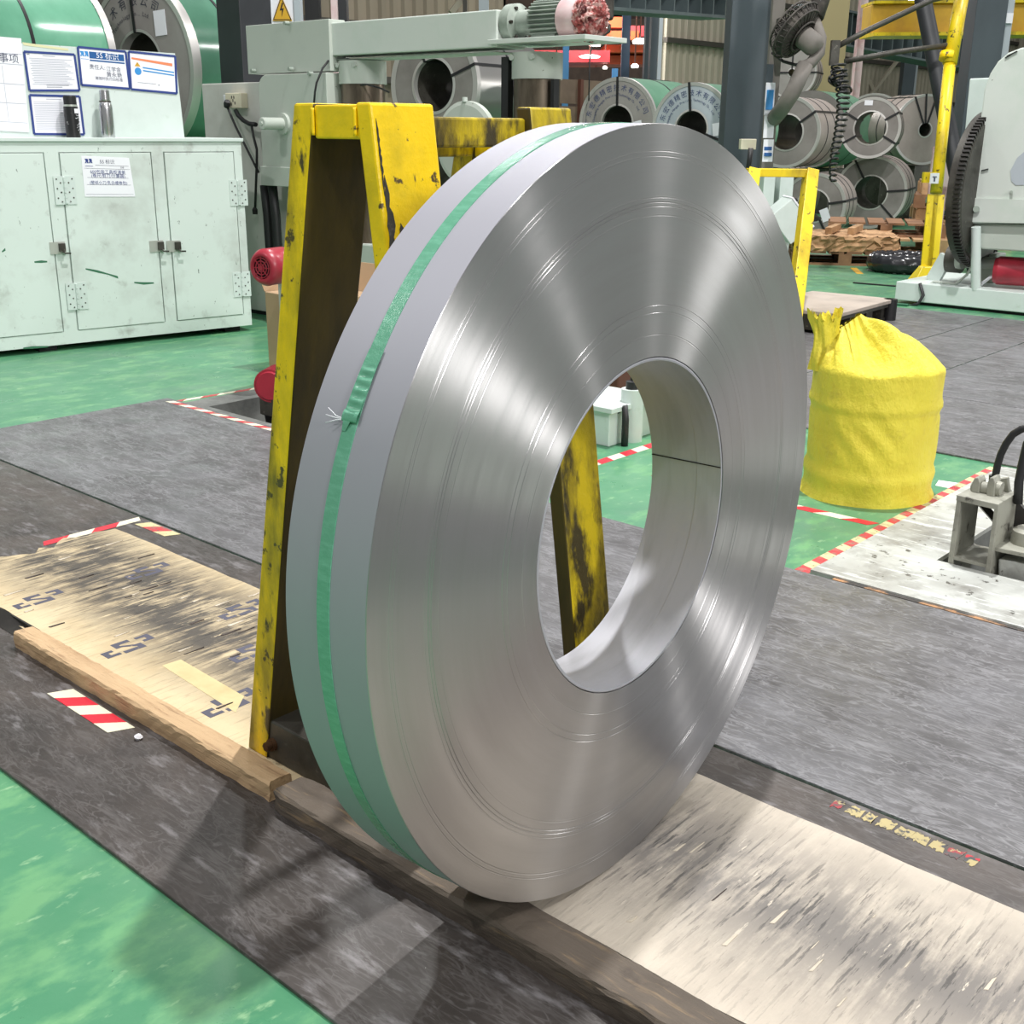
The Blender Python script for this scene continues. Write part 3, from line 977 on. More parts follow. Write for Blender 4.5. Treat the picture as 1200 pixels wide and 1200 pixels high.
mb.obox(Vector(ax0) + u * (CI - 0.0006) + Vector((-CW / 2, 0, 0)), (1, 0, 0), tv, u, CW - 0.002, 0.0016, 0.0012)
mb.build('strip_end', M_GAP, coil, local=True, label='cut end of the innermost wrap')
SX0, SX1 = -0.083, -0.061


def strap_pt(t, x, r):
    return (x, -math.cos(t) * r, CR + math.sin(t) * r)


mb = MB()
mb.lathe([(CR - 0.001, SX0), (CR + 0.0011, SX0 + 0.0004), (CR + 0.0011, SX1 - 0.0004), (CR - 0.001, SX1)], ax0, (1, 0, 0), 256, 0)
strap = mb.build('strap', M_STRAP, coil, local=True, label='glossy green plastic strap round the rim')
J0, J1 = 0.462, 0.60      # the lapped joint, angles above the horizontal on the -Y side
mb = MB()
mb.grid(lambda u, v: strap_pt(J0 + (J1 - J0) * v, SX0 - 0.0008 + (SX1 - SX0 + 0.002) * u + 0.0015 * v, CR + 0.0022 + 0.0012 * math.sin(v * 40) * (v < 0.75) * math.sin(u * 3) + 0.0018 * (1 - v)), 8, 40)
mb.grid(lambda u, v: strap_pt(J0 - 0.004 + 0.012 * math.cos(v * 2 * PI), SX0 - 0.002 + (SX1 - SX0 + 0.003) * u, CR + 0.0035 + 0.002 * math.sin(v * 2 * PI)), 3, 10)
mb.grid(lambda u, v: strap_pt(J0 - 0.035 + 0.035 * v, SX0 + 0.001 + (0.016 - 0.010 * (1 - v)) * u, CR + 0.002 + 0.004 * v), 4, 6)
mb.build('lapped_joint', M_STRAP, strap, local=True, label='crimped overlap with a folded end')
mb = MB()
for k, (dy, dz) in enumerate(((0.0, 0.012), (0.004, -0.006), (0.001, 0.003))):
    p = Vector(strap_pt(J0 - 0.012, SX0 + 0.001, CR + 0.003))
    mb.tube([p, p + Vector((-0.010, -0.004, dz * 0.3)), p + Vector((-0.020 - 0.002 * k, -0.006 - dy, dz))], 0.0005, 5)
mb.build('frayed_fibre', M_PAPER, strap, local=True, label='white frayed strands at the strap end')

# ------------------------------------------------------------------ the yellow A-frame stand
st = thing('coil_stand', 'chipped yellow steel A-frame stand behind the big coil', 'stand', (-0.45, 0.02, 0.006))
Z0, ZT = 0.006, 1.232


def leg(xb0, xb1, xt0, xt1, y0, y1, mats, inner=None, ZT=ZT):
    mb = MB()
    mb.hexa([(xb0, y0, Z0), (xb1, y0, Z0), (xb1, y1, Z0), (xb0, y1, Z0)], [(xt0, y0, ZT), (xt1, y0, ZT), (xt1, y1, ZT), (xt0, y1, ZT)])
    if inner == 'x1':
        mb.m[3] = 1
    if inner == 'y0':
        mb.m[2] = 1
    return mb.build('leg', mats, st, bevel=0.004)


NY0, NY1, FY0, FY1 = -0.218, -0.088, 0.138, 0.248
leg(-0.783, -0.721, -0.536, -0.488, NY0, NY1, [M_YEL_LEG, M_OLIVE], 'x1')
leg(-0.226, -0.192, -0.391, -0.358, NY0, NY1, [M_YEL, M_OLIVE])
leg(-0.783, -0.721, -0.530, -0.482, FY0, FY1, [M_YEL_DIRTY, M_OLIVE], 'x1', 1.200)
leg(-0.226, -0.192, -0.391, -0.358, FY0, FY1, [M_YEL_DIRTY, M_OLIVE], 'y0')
for y0, y1, zt in ((NY0 + 0.002, NY1 - 0.002, ZT - 0.003), (FY0 + 0.002, FY1 - 0.002, 1.198)):
    MB().box(-0.489, -0.384, y0, y1, zt - 0.049, zt).build('top_plate', M_YEL, st, bevel=0.003)
MB().box(-0.405, -0.368, NY1 - 0.001, FY0 + 0.001, 1.168, 1.214).build('top_rail', M_YEL_DIRTY, st, bevel=0.004)
MB().box(-0.520, -0.490, NY1 - 0.001, FY0 + 0.001, 1.150, 1.192).build('top_rail', M_YEL_DIRTY, st, bevel=0.004)
for y0, y1 in ((NY0 + 0.004, NY1 - 0.004), (FY0 + 0.004, FY1 - 0.004)):
    MB().box(-0.722, -0.225, y0, y1, Z0, 0.094).build('foot_beam', M_DKSTEEL, st, bevel=0.004)
for x in (-0.70, -0.30):
    MB().box(x - 0.03, x + 0.03, NY1 - 0.005, FY0 + 0.005, Z0, 0.07).build('cross_tie', M_DKSTEEL, st, bevel=0.003)
mb = MB()
mb.cyl((-0.700, NY0 + 0.005, 0.045), (-0.700, NY0 - 0.004, 0.045), 0.013, n=16)
mb.cyl((-0.700, NY0 - 0.004, 0.045), (-0.700, NY0 - 0.016, 0.045), 0.0095, n=6)
mb.build('bolt', M_BOLT, st)
def chip(zs, y0, wid, seed, z_of_face):
    rn = random.Random(seed)
    L_, R_ = [], []
    for z in zs:
        x = -0.192 + (-0.358 + 0.192) * (z - Z0) / (ZT - Z0) + 0.0003
        e = math.sin(PI * (z - zs[0]) / (zs[-1] - zs[0])) ** 0.5 if zs[0] < z < zs[-1] else 0.02
        L_.append((x, y0 - wid * e * rn.uniform(.3, 1) * .5, z))
        R_.append((x, y0 + wid * e * rn.uniform(.3, 1), z))
    return MB().prism(L_ + R_[::-1], (0.0006, 0, 0.0001))


for k, (za, zb, yo, wd) in enumerate(((0.93, 1.13, 0.012, 0.012), (0.96, 1.06, 0.034, 0.014), (0.86, 0.945, 0.014, 0.010), (0.90, 0.95, 0.040, 0.008), (1.10, 1.21, 0.008, 0.004))):
    chip([za + (zb - za) * i / 22 for i in range(23)], NY0 + yo, wd, k, None).build('bare_patch', M_DKSTEEL, st, label='bare dark steel where the yellow paint has flaked')
# weld beads at the near trestle's top joints
for x in (-0.489, -0.391):
    MB().tube([(x, NY0 - 0.001, 1.185 + 0.004 * i) for i in range(11)], 0.003, 6).build('weld_bead', M_YEL, st)

# ------------------------------------------------------------------ yellow woven bag
bag = thing('bulk_bag', 'yellow woven bag with a gathered top, on the green floor right of the coil', 'bag', (-0.693, 2.36, GF))
RT = Vector((0.7446, 0.6675, 0)).normalized()
FW = Vector((-0.6675, 0.7446, 0)).normalized()
BR = 0.217


def bag_pt(u, v):
    th = 2 * PI * u
    c, s = math.cos(th), math.sin(th)
    if v < 0.6:
        q = v / 0.6
        z = 0.45 * q
        r = BR * (1 + 0.012 * math.sin(3 * th + 2) + 0.008 * math.sin(7 * th + 9 * q))
        r += 0.007 * math.exp(-((z - 0.085) / 0.022) ** 2) - 0.004 * math.exp(-((z - 0.115) / 0.015) ** 2)
        r += 0.007 * math.exp(-((z - 0.33) / 0.016) ** 2) - 0.004 * math.exp(-((z - 0.305) / 0.012) ** 2)
        dl = (th - 4.35 + 2.2 * (z - 0.2)) * 3
        r += 0.006 * math.exp(-((z - 0.22) / 0.09) ** 2) * math.sin(14 * th + 60 * z) * math.exp(-((th - 4.4) / 0.5) ** 2)
        r += 0.016 * math.exp(-(z / 0.018) ** 2) * (0.5 + 0.8 * max(0, math.sin(2 * th + 1.0)))
        return RT * (c * r) + FW * (s * r) + Vector((0, 0, z))
    q = (v - 0.6) / 0.4
    e = q ** 0.9
    ring = RT * (c * BR) + FW * (s * BR) + Vector((0, 0, 0.45))
    ax = -0.078 + 0.072 * c
    rz = 0.622 - 0.8 * abs(ax + 0.075)
    ridge = RT * ax + FW * (0.02 + 0.012 * s) + Vector((0, 0, rz))
    p = ring.lerp(ridge, e)
    bulge = math.sin(PI * q)
    p += Vector((0, 0, 0.020 * bulge * (0.6 + 0.9 * max(0, c))))
    # pleats running to the mouth, a hollow in front
    pl = 0.012 * bulge * math.sin(13 * th + 3 * math.sin(2 * th)) + 0.006 * math.sin(29 * th + 4 * q) * q + 0.004 * bulge * math.sin(47 * th + 9 * q)
    p += (RT * c + FW * s) * pl
    p += Vector((0, 0, -0.060 * bulge * math.exp(-((th - 4.45) / 0.30) ** 2)))
    p += Vector((0, 0, 0.038 * bulge * math.exp(-((th - 5.05) / 0.25) ** 2)))
    return p


B0 = Vector((-0.693, 2.36, GF))
mb = MB()
mb.grid(lambda u, v: bag_pt(u, v), 128, 60, closed_u=True)
mb.add([bag_pt(k / 32, 0) for k in range(32)], [tuple(range(31, -1, -1))])
mb.build('sack', M_BAG, bag, local=True)
rnd = random.Random(5)
jag = [rnd.uniform(-0.018, 0.018) for _ in range(40)]


def spout(u, v):
    th = 2 * PI * u
    r = 0.040 + 0.010 * math.cos(v * 5) + 0.006 * v * v + 0.005 * math.sin(5 * th + 6 * v) + 0.003 * math.sin(13 * th)
    base = RT * (-0.178) + FW * (0.0)
    k = (jag[int(u * 40) % 40] * 0.9 + 0.012 * math.sin(th * 2 + 1)) if v > 0.97 else 0
    return base + RT * (math.cos(th) * r * 1.15 - 0.02 * v) + FW * (math.sin(th) * r * 0.7) + Vector((0, 0, 0.43 + 0.19 * v + k))


mb = MB()
mb.grid(spout, 40, 14, closed_u=True)
mb.grid(lambda u, v: spout(u, 0.98 - 0.6 * v) * 0.97 + Vector((-0.003, 0, 0.016)), 40, 8, closed_u=True)
mb.build('torn_spout', M_BAG, bag, local=True, label='torn gathered spout sticking up at the left')
# ------------------------------------------------------------------ lifting bracket in the right-hand pit
LY = 1.80
br = thing('pit_bracket', 'greasy steel bracket with clevis and roller, standing in the pit in the white plate', 'bracket', ony(1135, 668, LY))
Q = lambda x, y, Y=LY: ony(x, y, Y)


def px_prism(mb, pix, Y, depth):
    return mb.prism([ony(x, y, Y) for x, y in pix], (0, depth, 0))


px_prism(MB(), [(1106, 690), (1121.5, 582), (1126, 587), (1113, 690)], LY, 0.15).build('leg', M_BRKT, br, bevel=0.002)
px_prism(MB(), [(1150, 700), (1165.5, 591.5), (1170, 593), (1157, 700)], LY, 0.15).build('leg', M_BRKT, br, bevel=0.002)
px_prism(MB(), [(1121, 580), (1170, 591), (1169, 598), (1120, 586.5)], LY - 0.002, 0.155).build('top_plate', M_BRKT, br, bevel=0.002)
px_prism(MB(), [(1115, 651), (1158, 662), (1157, 666), (1114, 655)], LY + 0.002, 0.15).build('shelf', M_BRKT, br, bevel=0.001)
for x in (1142, 1160):
    px_prism(MB(), [(x - 5, 586), (x - 3, 566), (x, 560), (x + 4, 560), (x + 6, 566), (x + 4, 588)], LY + 0.06 + (0.0), 0.05).build('clevis_lug', M_BRKT, br, bevel=0.002)
p0, p1 = ony(1140, 570, LY + 0.085), ony(1172, 575, LY + 0.085)
MB().cyl(p0, p1, 0.019, n=20).build('roller', M_BRKT, br)
MB().cyl(ony(1166, 571, LY + 0.085), ony(1174, 573, LY + 0.085), 0.020, n=20).build('pin_head', M_BRKT, br)
px_prism(MB(), [(1163, 592), (1166, 562), (1180, 560), (1184, 590)], LY + 0.13, 0.02).build('back_plate', M_BRKT, br, bevel=0.002)
MB().bar(ony(1150, 590, LY + 0.16), ony(1185, 630, LY + 0.24), 0.02, 0.02).build('brace', M_GREASE, br)
MB().bar(ony(1172, 580, LY + 0.16), ony(1230, 650, LY + 0.20), 0.03, 0.06).build('lift_arm', M_GREASE, br)
hs = [(1164, 582), (1166, 560), (1169, 545), (1173, 532), (1179, 520), (1187, 509), (1197, 503), (1209, 500), (1222, 506), (1232, 520), (1238, 545), (1240, 600)]
hose = MB().tube([ony(x, y, LY + 0.22) for x, y in hs], 0.011, 12)
hose.cyl(ony(1163, 588, LY + 0.22), ony(1165, 557, LY + 0.22), 0.0145, n=14)
hose.build('hydraulic_hose', M_CABLE, br)
hs = [(1193, 590), (1194, 565), (1198, 545), (1204, 520), (1214, 505)]
MB().tube([ony(x, y, LY + 0.12) for x, y in hs], 0.013, 12).build('hydraulic_hose', M_CABLE, br)
px_prism(MB(), [(1169, 700), (1170, 655), (1260, 672), (1260, 720)], LY + 0.03, 0.2).build('cylinder_block', M_WHITEPLATE, br, bevel=0.004)
px_prism(MB(), [(1161, 640), (1260, 660), (1260, 666), (1161, 645)], LY + 0.015, 0.22).build('block_cover', M_BRKT, br, bevel=0.002)
c0 = ony(1205, 632, LY + 0.11)
MB().lathe([(0, 0.034), (0.034, 0.034), (0.045, 0.026), (0.047, 0), (0.047, -0.02), (0, -0.02)], c0, (0, 0, 1), 28).build('cap_nut', M_BRKT, br)

# ------------------------------------------------------------------ the tool cabinet at left, its board, notices and flasks
CA, CB = fl(0, 419, GF), fl(289, 388, GF)
CX = (CB - CA); CX.z = 0; CX.normalize()
CN = Vector((-CX.y, CX.x, 0))        # away from the viewer
CRZ = math.atan2(CX.y, CX.x)


def cab(px, py, off=0.0):
    """pixel on the plane parallel to the cabinet front, off metres behind it -> local (s, z)"""
    d = ray(px, py)
    P0 = CB + CN * off
    t = (P0 - CAM_C).dot(CN) / d.dot(CN)
    p = CAM_C + d * t - P0
    return p.dot(CX), p.z


def cabl(px, py, off=0.0):
    s, z = cab(px, py, off)
    return CB + CX * s + CN * off + Vector((0, 0, z))


CH = 1.145
cabt = thing('tool_cabinet', 'long pale green steel tool cabinet with three doors at left', 'cabinet', CB, CRZ)
SL = -2.30
cb = MB()
cb.box(SL, 0.04, 0.012, 0.62, 0.035, CH - 0.02)
cb.box(SL, 0.04, 0.0, 0.012, CH - 0.075, CH - 0.02)
cb.box(SL, 0.04, 0.0, 0.012, 0.035, 0.105)
d1r = cab(62, 280)[0]; d2l = cab(80, 280)[0]; d2r = cab(185, 280)[0]; d3l = cab(200, 280)[0]
for s0, s1 in ((d1r + .004, d2l - .004), (d2r + .004, d3l - .004), (-0.01, 0.04)):
    cb.box(s0, s1, 0.0, 0.012, 0.105, CH - 0.075)
cb.build('body', M_DOORSTAIN, cabt, local=True)
MB().box(SL - 0.01, 0.052, -0.012, 0.63, CH - 0.02, CH).build('top_plate', M_PALE, cabt, local=True, bevel=0.003)
for s in (SL + 0.2, -1.25, -0.12):
    MB().box(s, s + 0.1, 0.05, 0.56, 0.0, 0.036).build('foot', M_GAP, cabt, local=True)
doors = []
for s0, s1 in ((SL + 0.04, d1r), (d2l, d2r), (d3l, -0.012)):
    dm = MB().box(s0 + 0.003, s1 - 0.003, -0.004, 0.010, 0.108, CH - 0.080)
    doors.append(dm.build('door', M_DOORSTAIN, cabt, local=True, bevel=0.002))


def hinge(px, py, door):
    s, z = cab(px, py)
    mb = MB()
    mb.box(s - 0.058, s - 0.006, -0.0075, -0.004, z - 0.075, z + 0.075)
    mb.box(s + 0.006, s + 0.058, -0.0075, -0.004, z - 0.075, z + 0.075)
    for k in range(5):
        mb.cyl(cabv(s, -0.008, z - 0.07 + k * 0.028), cabv(s, -0.008, z - 0.07 + k * 0.028 + 0.026), 0.008, n=10)
    for dx in (-0.042, -0.022, 0.022, 0.042):
        for k in range(3):
            zz = z - 0.05 + 0.05 * k + (0.01 if abs(dx) > 0.03 else -0.01)
            mb.cyl((s + dx, -0.007, zz), (s + dx, -0.0095, zz), 0.004, n=8, mi=1)
    mb.build('hinge', [M_PALE, M_DKSTEEL], door, local=True)


def cabv(s, y, z):
    return Vector((s, y, z))


hinge(76, 223, doors[1]); hinge(90, 347, doors[1]); hinge(279, 226, doors[2]); hinge(283, 333, doors[2])


def latch(px, py, door, sgn):
    s, z = cab(px, py)
    mb = MB()
    mb.box(s - 0.042, s + 0.042, -0.008, -0.004, z - 0.035, z + 0.03)
    mb.box(s + sgn * 0.022 - 0.016, s + sgn * 0.022 + 0.016, -0.026, -0.008, z - 0.022, z + 0.022, 1)
    mb.tube([(s + sgn * 0.022, -0.028, z - 0.02), (s + sgn * 0.03, -0.034, z - 0.03), (s + sgn * 0.06, -0.034, z - 0.032)], 0.005, 8, 1)
    mb.build('latch', [M_ZINC, M_DKSTEEL], door, local=True)


latch(67, 290, doors[0], 1); latch(183, 288, doors[1], 1); latch(203, 288, doors[2], 1)
for pts, dr in ((((100, 315), (114, 318), (126, 321), (138, 325)), 1), (((157, 331), (168, 332), (180, 331.5)), 1), (((40, 307), (48, 306.5), (55, 306.5)), 0), (((27, 408), (38, 407), (56, 406)), 0), (((2, 295), (6, 292)), 0)):
    q = [cab(*p) for p in pts]
    mb = MB()
    for k in range(len(q) - 1):
        h0, h1 = 0.004 + 0.003 * (k % 2), 0.007 - 0.003 * (k % 2)
        mb.add([(q[k][0], -0.0046, q[k][1] - h0), (q[k + 1][0], -0.0046, q[k + 1][1] - h1), (q[k + 1][0], -0.0046, q[k + 1][1] + h1), (q[k][0], -0.0046, q[k][1] + h0)], [(0, 1, 2, 3)])
    mb.build('paint_scrape', M_SCR, doors[dr], local=True)


def emblem(mb, s, z, w, y, mi):
    """two slanted wedges side by side"""
    for k in (0, 1):
        x = s + k * w * 0.5
        mb.add([(x, y, z), (x + w * .18, y, z), (x + w * .52, y, z - w * .55), (x + w * .30, y, z - w * .55)], [(0, 1, 2, 3)][::1], mi)
        mb.add([(x + w * .18, y, z), (x + w * .42, y, z), (x + w * .48, y, z - w * .34), (x + w * .38, y, z - w * .36)], [(0, 1, 2, 3)], mi)
        mb.add([(x, y, z - w * .55), (x + w * .20, y, z - w * .55), (x + w * .16, y, z - w * .22)], [(0, 1, 2)], mi)


def notice(name, label, corners, off, framecol=None, frame=0.012, group=None, cat='notice', thick=0.0015):
    """a paper sheet on a plane parallel to the cabinet; corners: tl, tr, br, bl pixels"""
    q = [cab(x, y, off) for x, y in corners]
    c = (sum(p[0] for p in q) / 4, sum(p[1] for p in q) / 4)
    loc = CB + CX * c[0] + CN * off + Vector((0, 0, c[1]))
    t = thing(name, label, cat, loc, CRZ, group)
    L = [(p[0] - c[0], p[1] - c[1]) for p in q]
    MB().prism([(x, 0, z) for x, z in L], (0, -thick, 0)).build('paper', M_PAPER, t, local=True)
    if framecol:
        mb = MB()
        for k in range(4):
            a, b = Vector((L[k][0], 0, L[k][1])), Vector((L[(k + 1) % 4][0], 0, L[(k + 1) % 4][1]))
            mb.bar(a + Vector((0, -thick - 0.001, 0)), b + Vector((0, -thick - 0.001, 0)), frame, 0.002, up=(0, 1, 0))
        mb.build('border', framecol, t, local=True)
    # local frame helper
    tl, tr, brr, bl = [Vector((x, -thick - 0.0006, z)) for x, z in L]

    def at(u, v):
        return tl.lerp(tr, u).lerp(bl.lerp(brr, u), v)
    return t, at


def line(mb, at, u0, u1, v, h, mi=0):
    mb.add([at(u0, v - h / 2), at(u1, v - h / 2), at(u1, v + h / 2), at(u0, v + h / 2)], [(3, 2, 1, 0)], mi)


def put(mb, at, body, size, u, v, mi=0, squeeze=1.0):
    x = (at(min(1, u + .1), v) - at(u - .1, v))
    write(mb, body, size, at(u, v), x, (0, 0, 1), mi, squeeze)


# the sheet taped to the middle door
t, at = notice('door_notice', 'white paper notice with blue lettering taped on the middle cabinet door', ((95, 182.5), (151, 185), (158.5, 230.5), (99.5, 230.5)), -0.0045)
mb = MB()
emblem(mb, at(.06, .07).x, at(.06, .07).z, 0.042, -0.0022, 0)
line(mb, at, .06, .22, .245, .012, 0)
put(mb, at, '5S 标识', 0.026, .52, .13, 1)
line(mb, at, .27, .96, .215, .007, 1)
put(mb, at, '日期', 0.011, .82, .26, 1)
line(mb, at, .04, .98, .30, .006, 1)
put(mb, at, '600包装工具柜清单', 0.0235, .51, .385, 0)
line(mb, at, .16, .88, .425, .006, 1)
put(mb, at, '(卷尺/剪刀/计算器)', 0.0235, .51, .485, 0)
line(mb, at, .08, .92, .525, .006, 1)
put(mb, at, '(壁纸小刀/乳白缠卷包)', 0.0215, .5, .655, 0)
line(mb, at, .06, .95, .70, .006, 1)
line(mb, at, .03, .97, .94, .006, 1)
mb.build('lettering', [M_INKBLUE, M_INK], t, local=True)

# the upright board standing on the cabinet
OFF = 0.17
bt = [cab(-80, 38, OFF), cab(205, 62.5, OFF), cab(216, 168, OFF)]
board = thing('notice_board', 'pale green upright board standing on the cabinet, papers stuck on it', 'board', CB + CX * (-0.4) + CN * OFF + Vector((0, 0, CH)), CRZ)
mb = MB()
mb.v = []
pts = [(bt[1][0] + 0.4, bt[1][1] - CH), (bt[2][0] + 0.4 + 0.004, 0), (SL + 0.5, 0), (SL + 0.5, bt[1][1] - CH + 0.03)]
mb.prism([(x, 0.0, z) for x, z in pts], (0, 0.012, 0))
mb.build('panel', M_PALE, board, local=True)
MB().box(SL + 0.5, bt[2][0] + 0.36, 0.012, 0.05, 0, 0.03).build('rear_batten', M_PALE, board, local=True)
for s in (-1.2, -0.2):
    MB().add([(s, 0.012, 0.0), (s, 0.25, 0.0), (s, 0.012, 0.3), (s + 0.02, 0.012, 0.0), (s + 0.02, 0.25, 0.0), (s + 0.02, 0.012, 0.3)], [(0, 1, 2), (5, 4, 3), (0, 3, 4, 1), (1, 4, 5, 2), (2, 5, 3, 0)]).build('prop', M_PALE, board, local=True)
q = [cab(26, 49.5, OFF), cab(80, 57, OFF), cab(80, 59.5, OFF), cab(28, 53, OFF)]
BO = (cab(0, 0, OFF)[0] * 0 - 0.4, CH)
MB().prism([(x + 0.4, -0.0006, z - CH) for x, z in q], (0, -0.0006, 0)).build('tape_remnant', M_MASK, board, local=True, label='yellowed strip of old masking tape')

# white gridded writing sheet at the far left
t, at = notice('whiteboard_sheet', 'white gridded writing sheet on the board at the left edge', ((-60, 38), (24.5, 45), (34, 155), (-60, 150)), OFF - 0.001, thick=0.004)
mb = MB()
for v in (.17, .28, .49, .695, .90):
    line(mb, at, .0, .99, v, .006)
for u0 in (.70,):
    for v in (.30, .5, .70):
        mb.bar(at(u0 + (v - .3) * .08, v), at(u0 + .015 + (v - .3) * .08, v + .19), 0.002, 0.0006, up=(0, 1, 0))
mb.build('grid_lines', M_INKSOFT, t, local=True)
mb = MB()
put(mb, at, '注意事项', 0.052, .66, .225, 0)
mb.build('handwriting', M_INK, t, local=True)
G = 'blue framed notices on the board'
t, at = notice('framed_notice', 'blue framed page of dense small print, upper left on the board', ((28, 60.5), (87, 64), (93, 106), (34.5, 106)), OFF - 0.001, M_INKBLUE, group=G)
mb = MB()
for k in range(16):
    line(mb, at, .08 + .02 * (k % 3), .93 - .05 * ((k * 7) % 4), .16 + k * .045, .014)
line(mb, at, .35, .6, .08, .02)
mb.build('print_lines', M_INKSOFT, t, local=True)
mb = MB(); put(mb, at, '44', 0.016, .07, .06); line(mb, at, .35, .80, .86, .012); line(mb, at, .35, .66, .91, .012)
mb.build('lettering', M_INK, t, local=True)
t, at = notice('framed_notice', 'blue framed page of small print, lower left behind the black flask', ((34.5, 111.5), (93, 113), (98.5, 157.5), (40, 157)), OFF - 0.001, M_INKBLUE, group=G)
mb = MB()
for k in range(18):
    line(mb, at, .06, .94 - .04 * ((k * 5) % 3), .17 + k * .042, .011)
line(mb, at, .32, .62, .09, .02)
mb.build('print_lines', M_INKSOFT, t, local=True)
t, at = notice('framed_notice', 'blue framed notice with a blue title banner and two wedge emblem', ((91, 55), (147, 60.5), (152, 104), (95.5, 99.5)), OFF - 0.001, M_INKBLUE, group=G)
mb = MB()
mb.add([at(.22, .09), at(.95, .09), at(.95, .27), at(.22, .27)], [(3, 2, 1, 0)], 0)
mb.add([at(.22, .30), at(.95, .30), at(.95, .34), at(.22, .34)], [(3, 2, 1, 0)], 0)
mb.build('banner', M_BANNER, t, local=True)
mb = MB()
emblem(mb, at(.03, .10).x, at(.03, .10).z, 0.048, -0.0024, 0)
line(mb, at, .04, .20, .30, .012, 0)
mb.build('emblem', M_SKY, t, local=True)
mb = MB()
for v in mb.v: pass
A2 = lambda u, v: at(u, v) + Vector((0, -0.0008, 0))
put(mb, A2, '5S 标识', 0.040, .60, .18, 0)
mb.build('banner_lettering', M_PAPER, t, local=True)
mb = MB()
put(mb, at, '责任人:', 0.028, .36, .50); put(mb, at, '江学金', 0.028, .70, .52); put(mb, at, '黄永艳', 0.030, .70, .67); put(mb, at, '请随时执行5S标准', 0.020, .58, .79)
mb.build('lettering', M_INK, t, local=True)
t, at = notice('framed_notice', 'blue framed safety notice with orange bar, yellow triangle and blue disc', ((150.5, 60.5), (205, 66), (207, 109.5), (153.5, 104.5)), OFF - 0.001, M_INKBLUE, group=G)
mb = MB()
mb.add([at(.05, .14), at(.93, .20), at(.93, .28), at(.05, .19)], [(3, 2, 1, 0)], 0)
mb.build('orange_bar', M_ORG, t, local=True)
mb = MB()
for v in (.37, .45):
    mb.add([at(.28, v), at(.96, v + .05), at(.96, v + .085), at(.28, v + .035)], [(3, 2, 1, 0)], 0)
mb.lathe([(0, 0), (0.020, 0)], at(.175, .50), (0, -1, 0), 20)
mb.build('blue_print', M_SKY, t, local=True)
mb = MB()
mb.add([at(.17, .25), at(.235, .37), at(.105, .37)], [(2, 1, 0)], 0)
mb.build('warning_triangle', M_TRI, t, local=True)
mb = MB()
A3 = lambda u, v: at(u, v) + Vector((0, -0.0008, 0))
put(mb, A3, '!', 0.024, .17, .325)
line(mb, at, .15, .55, .80, .008); line(mb, at, .60, .62, .82, .03)
mb.build('lettering', M_INK, t, local=True)

# flasks
fo = 0.09
s, z = cab(127, 160, fo)
fp = CB + CX * s + CN * fo
fp.z = GF + CH
fl1 = thing('steel_flask', 'shiny steel vacuum flask on the cabinet in front of the board', 'flask', fp, CRZ)
zt = cab(122, 105.5, fo)[1] - CH
k = zt
MB().lathe([(0, 0), (.037, 0), (.038, .006), (.038, k * .60), (.036, k * .68), (.030, k * .745)], (0, 0, 0), n=28, sharp=False).build('body', M_FLASK, fl1, local=True)
MB().lathe([(.030, k * .745), (.0315, k * .75), (.0315, k * .775), (.029, k * .78)], (0, 0, 0), n=28).build('collar', M_DKSTEEL, fl1, local=True)
MB().lathe([(.029, k * .78), (.0295, k * .80), (.027, k * .985), (.024, k), (0, k)], (0, 0, 0), n=28).build('cup_lid', M_FLASK, fl1, local=True)
s, z = cab(86, 158, fo)
fp = CB + CX * s + CN * fo
fp.z = GF + CH
fl2 = thing('black_flask', 'black flask with a pale band and scribbles, before the lower notice', 'flask', fp, CRZ)
k = cab(83, 112, fo)[1] - CH
MB().lathe([(0, 0), (.037, 0), (.038, .004), (.038, k * .735), (0.036, k * .74)], n=28).build('body', M_BLACKFLASK, fl2, local=True)
MB().lathe([(.0365, k * .74), (.0365, k * .785), (.034, k * .786)], n=28).build('band', M_ZINC, fl2, local=True, label='pale metal band below the lid')
MB().lathe([(.034, k * .786), (.034, k * .98), (.031, k), (0, k)], n=28).build('lid', M_BLACK, fl2, local=True)
mb = MB()
mb.grid(lambda u, v: (math.cos(-PI / 2 + 0.15 + u * .9) * .0386, math.sin(-PI / 2 + 0.15 + u * .9) * .0386, k * (.58 + .11 * v)), 8, 1)
mb.build('sticker', M_PAPER, fl2, local=True)
mb = MB()
rnd = random.Random(2)
for j in range(7):
    a = -PI / 2 + rnd.uniform(0.0, 0.75)
    zz = k * (.10 + .065 * j)
    mb.tube([(math.cos(a + 0.25 * i + rnd.uniform(-.1, .1)) * .0388, math.sin(a + 0.25 * i) * .0388, zz + k * rnd.uniform(0, .06)) for i in range(4)], 0.0011, 5)
mb.build('scribble', M_PAPER, fl2, local=True, label='white handwritten scribble')

# ------------------------------------------------------------------ wrapped coils
TXT = '广东宏德精密技术有限公司'


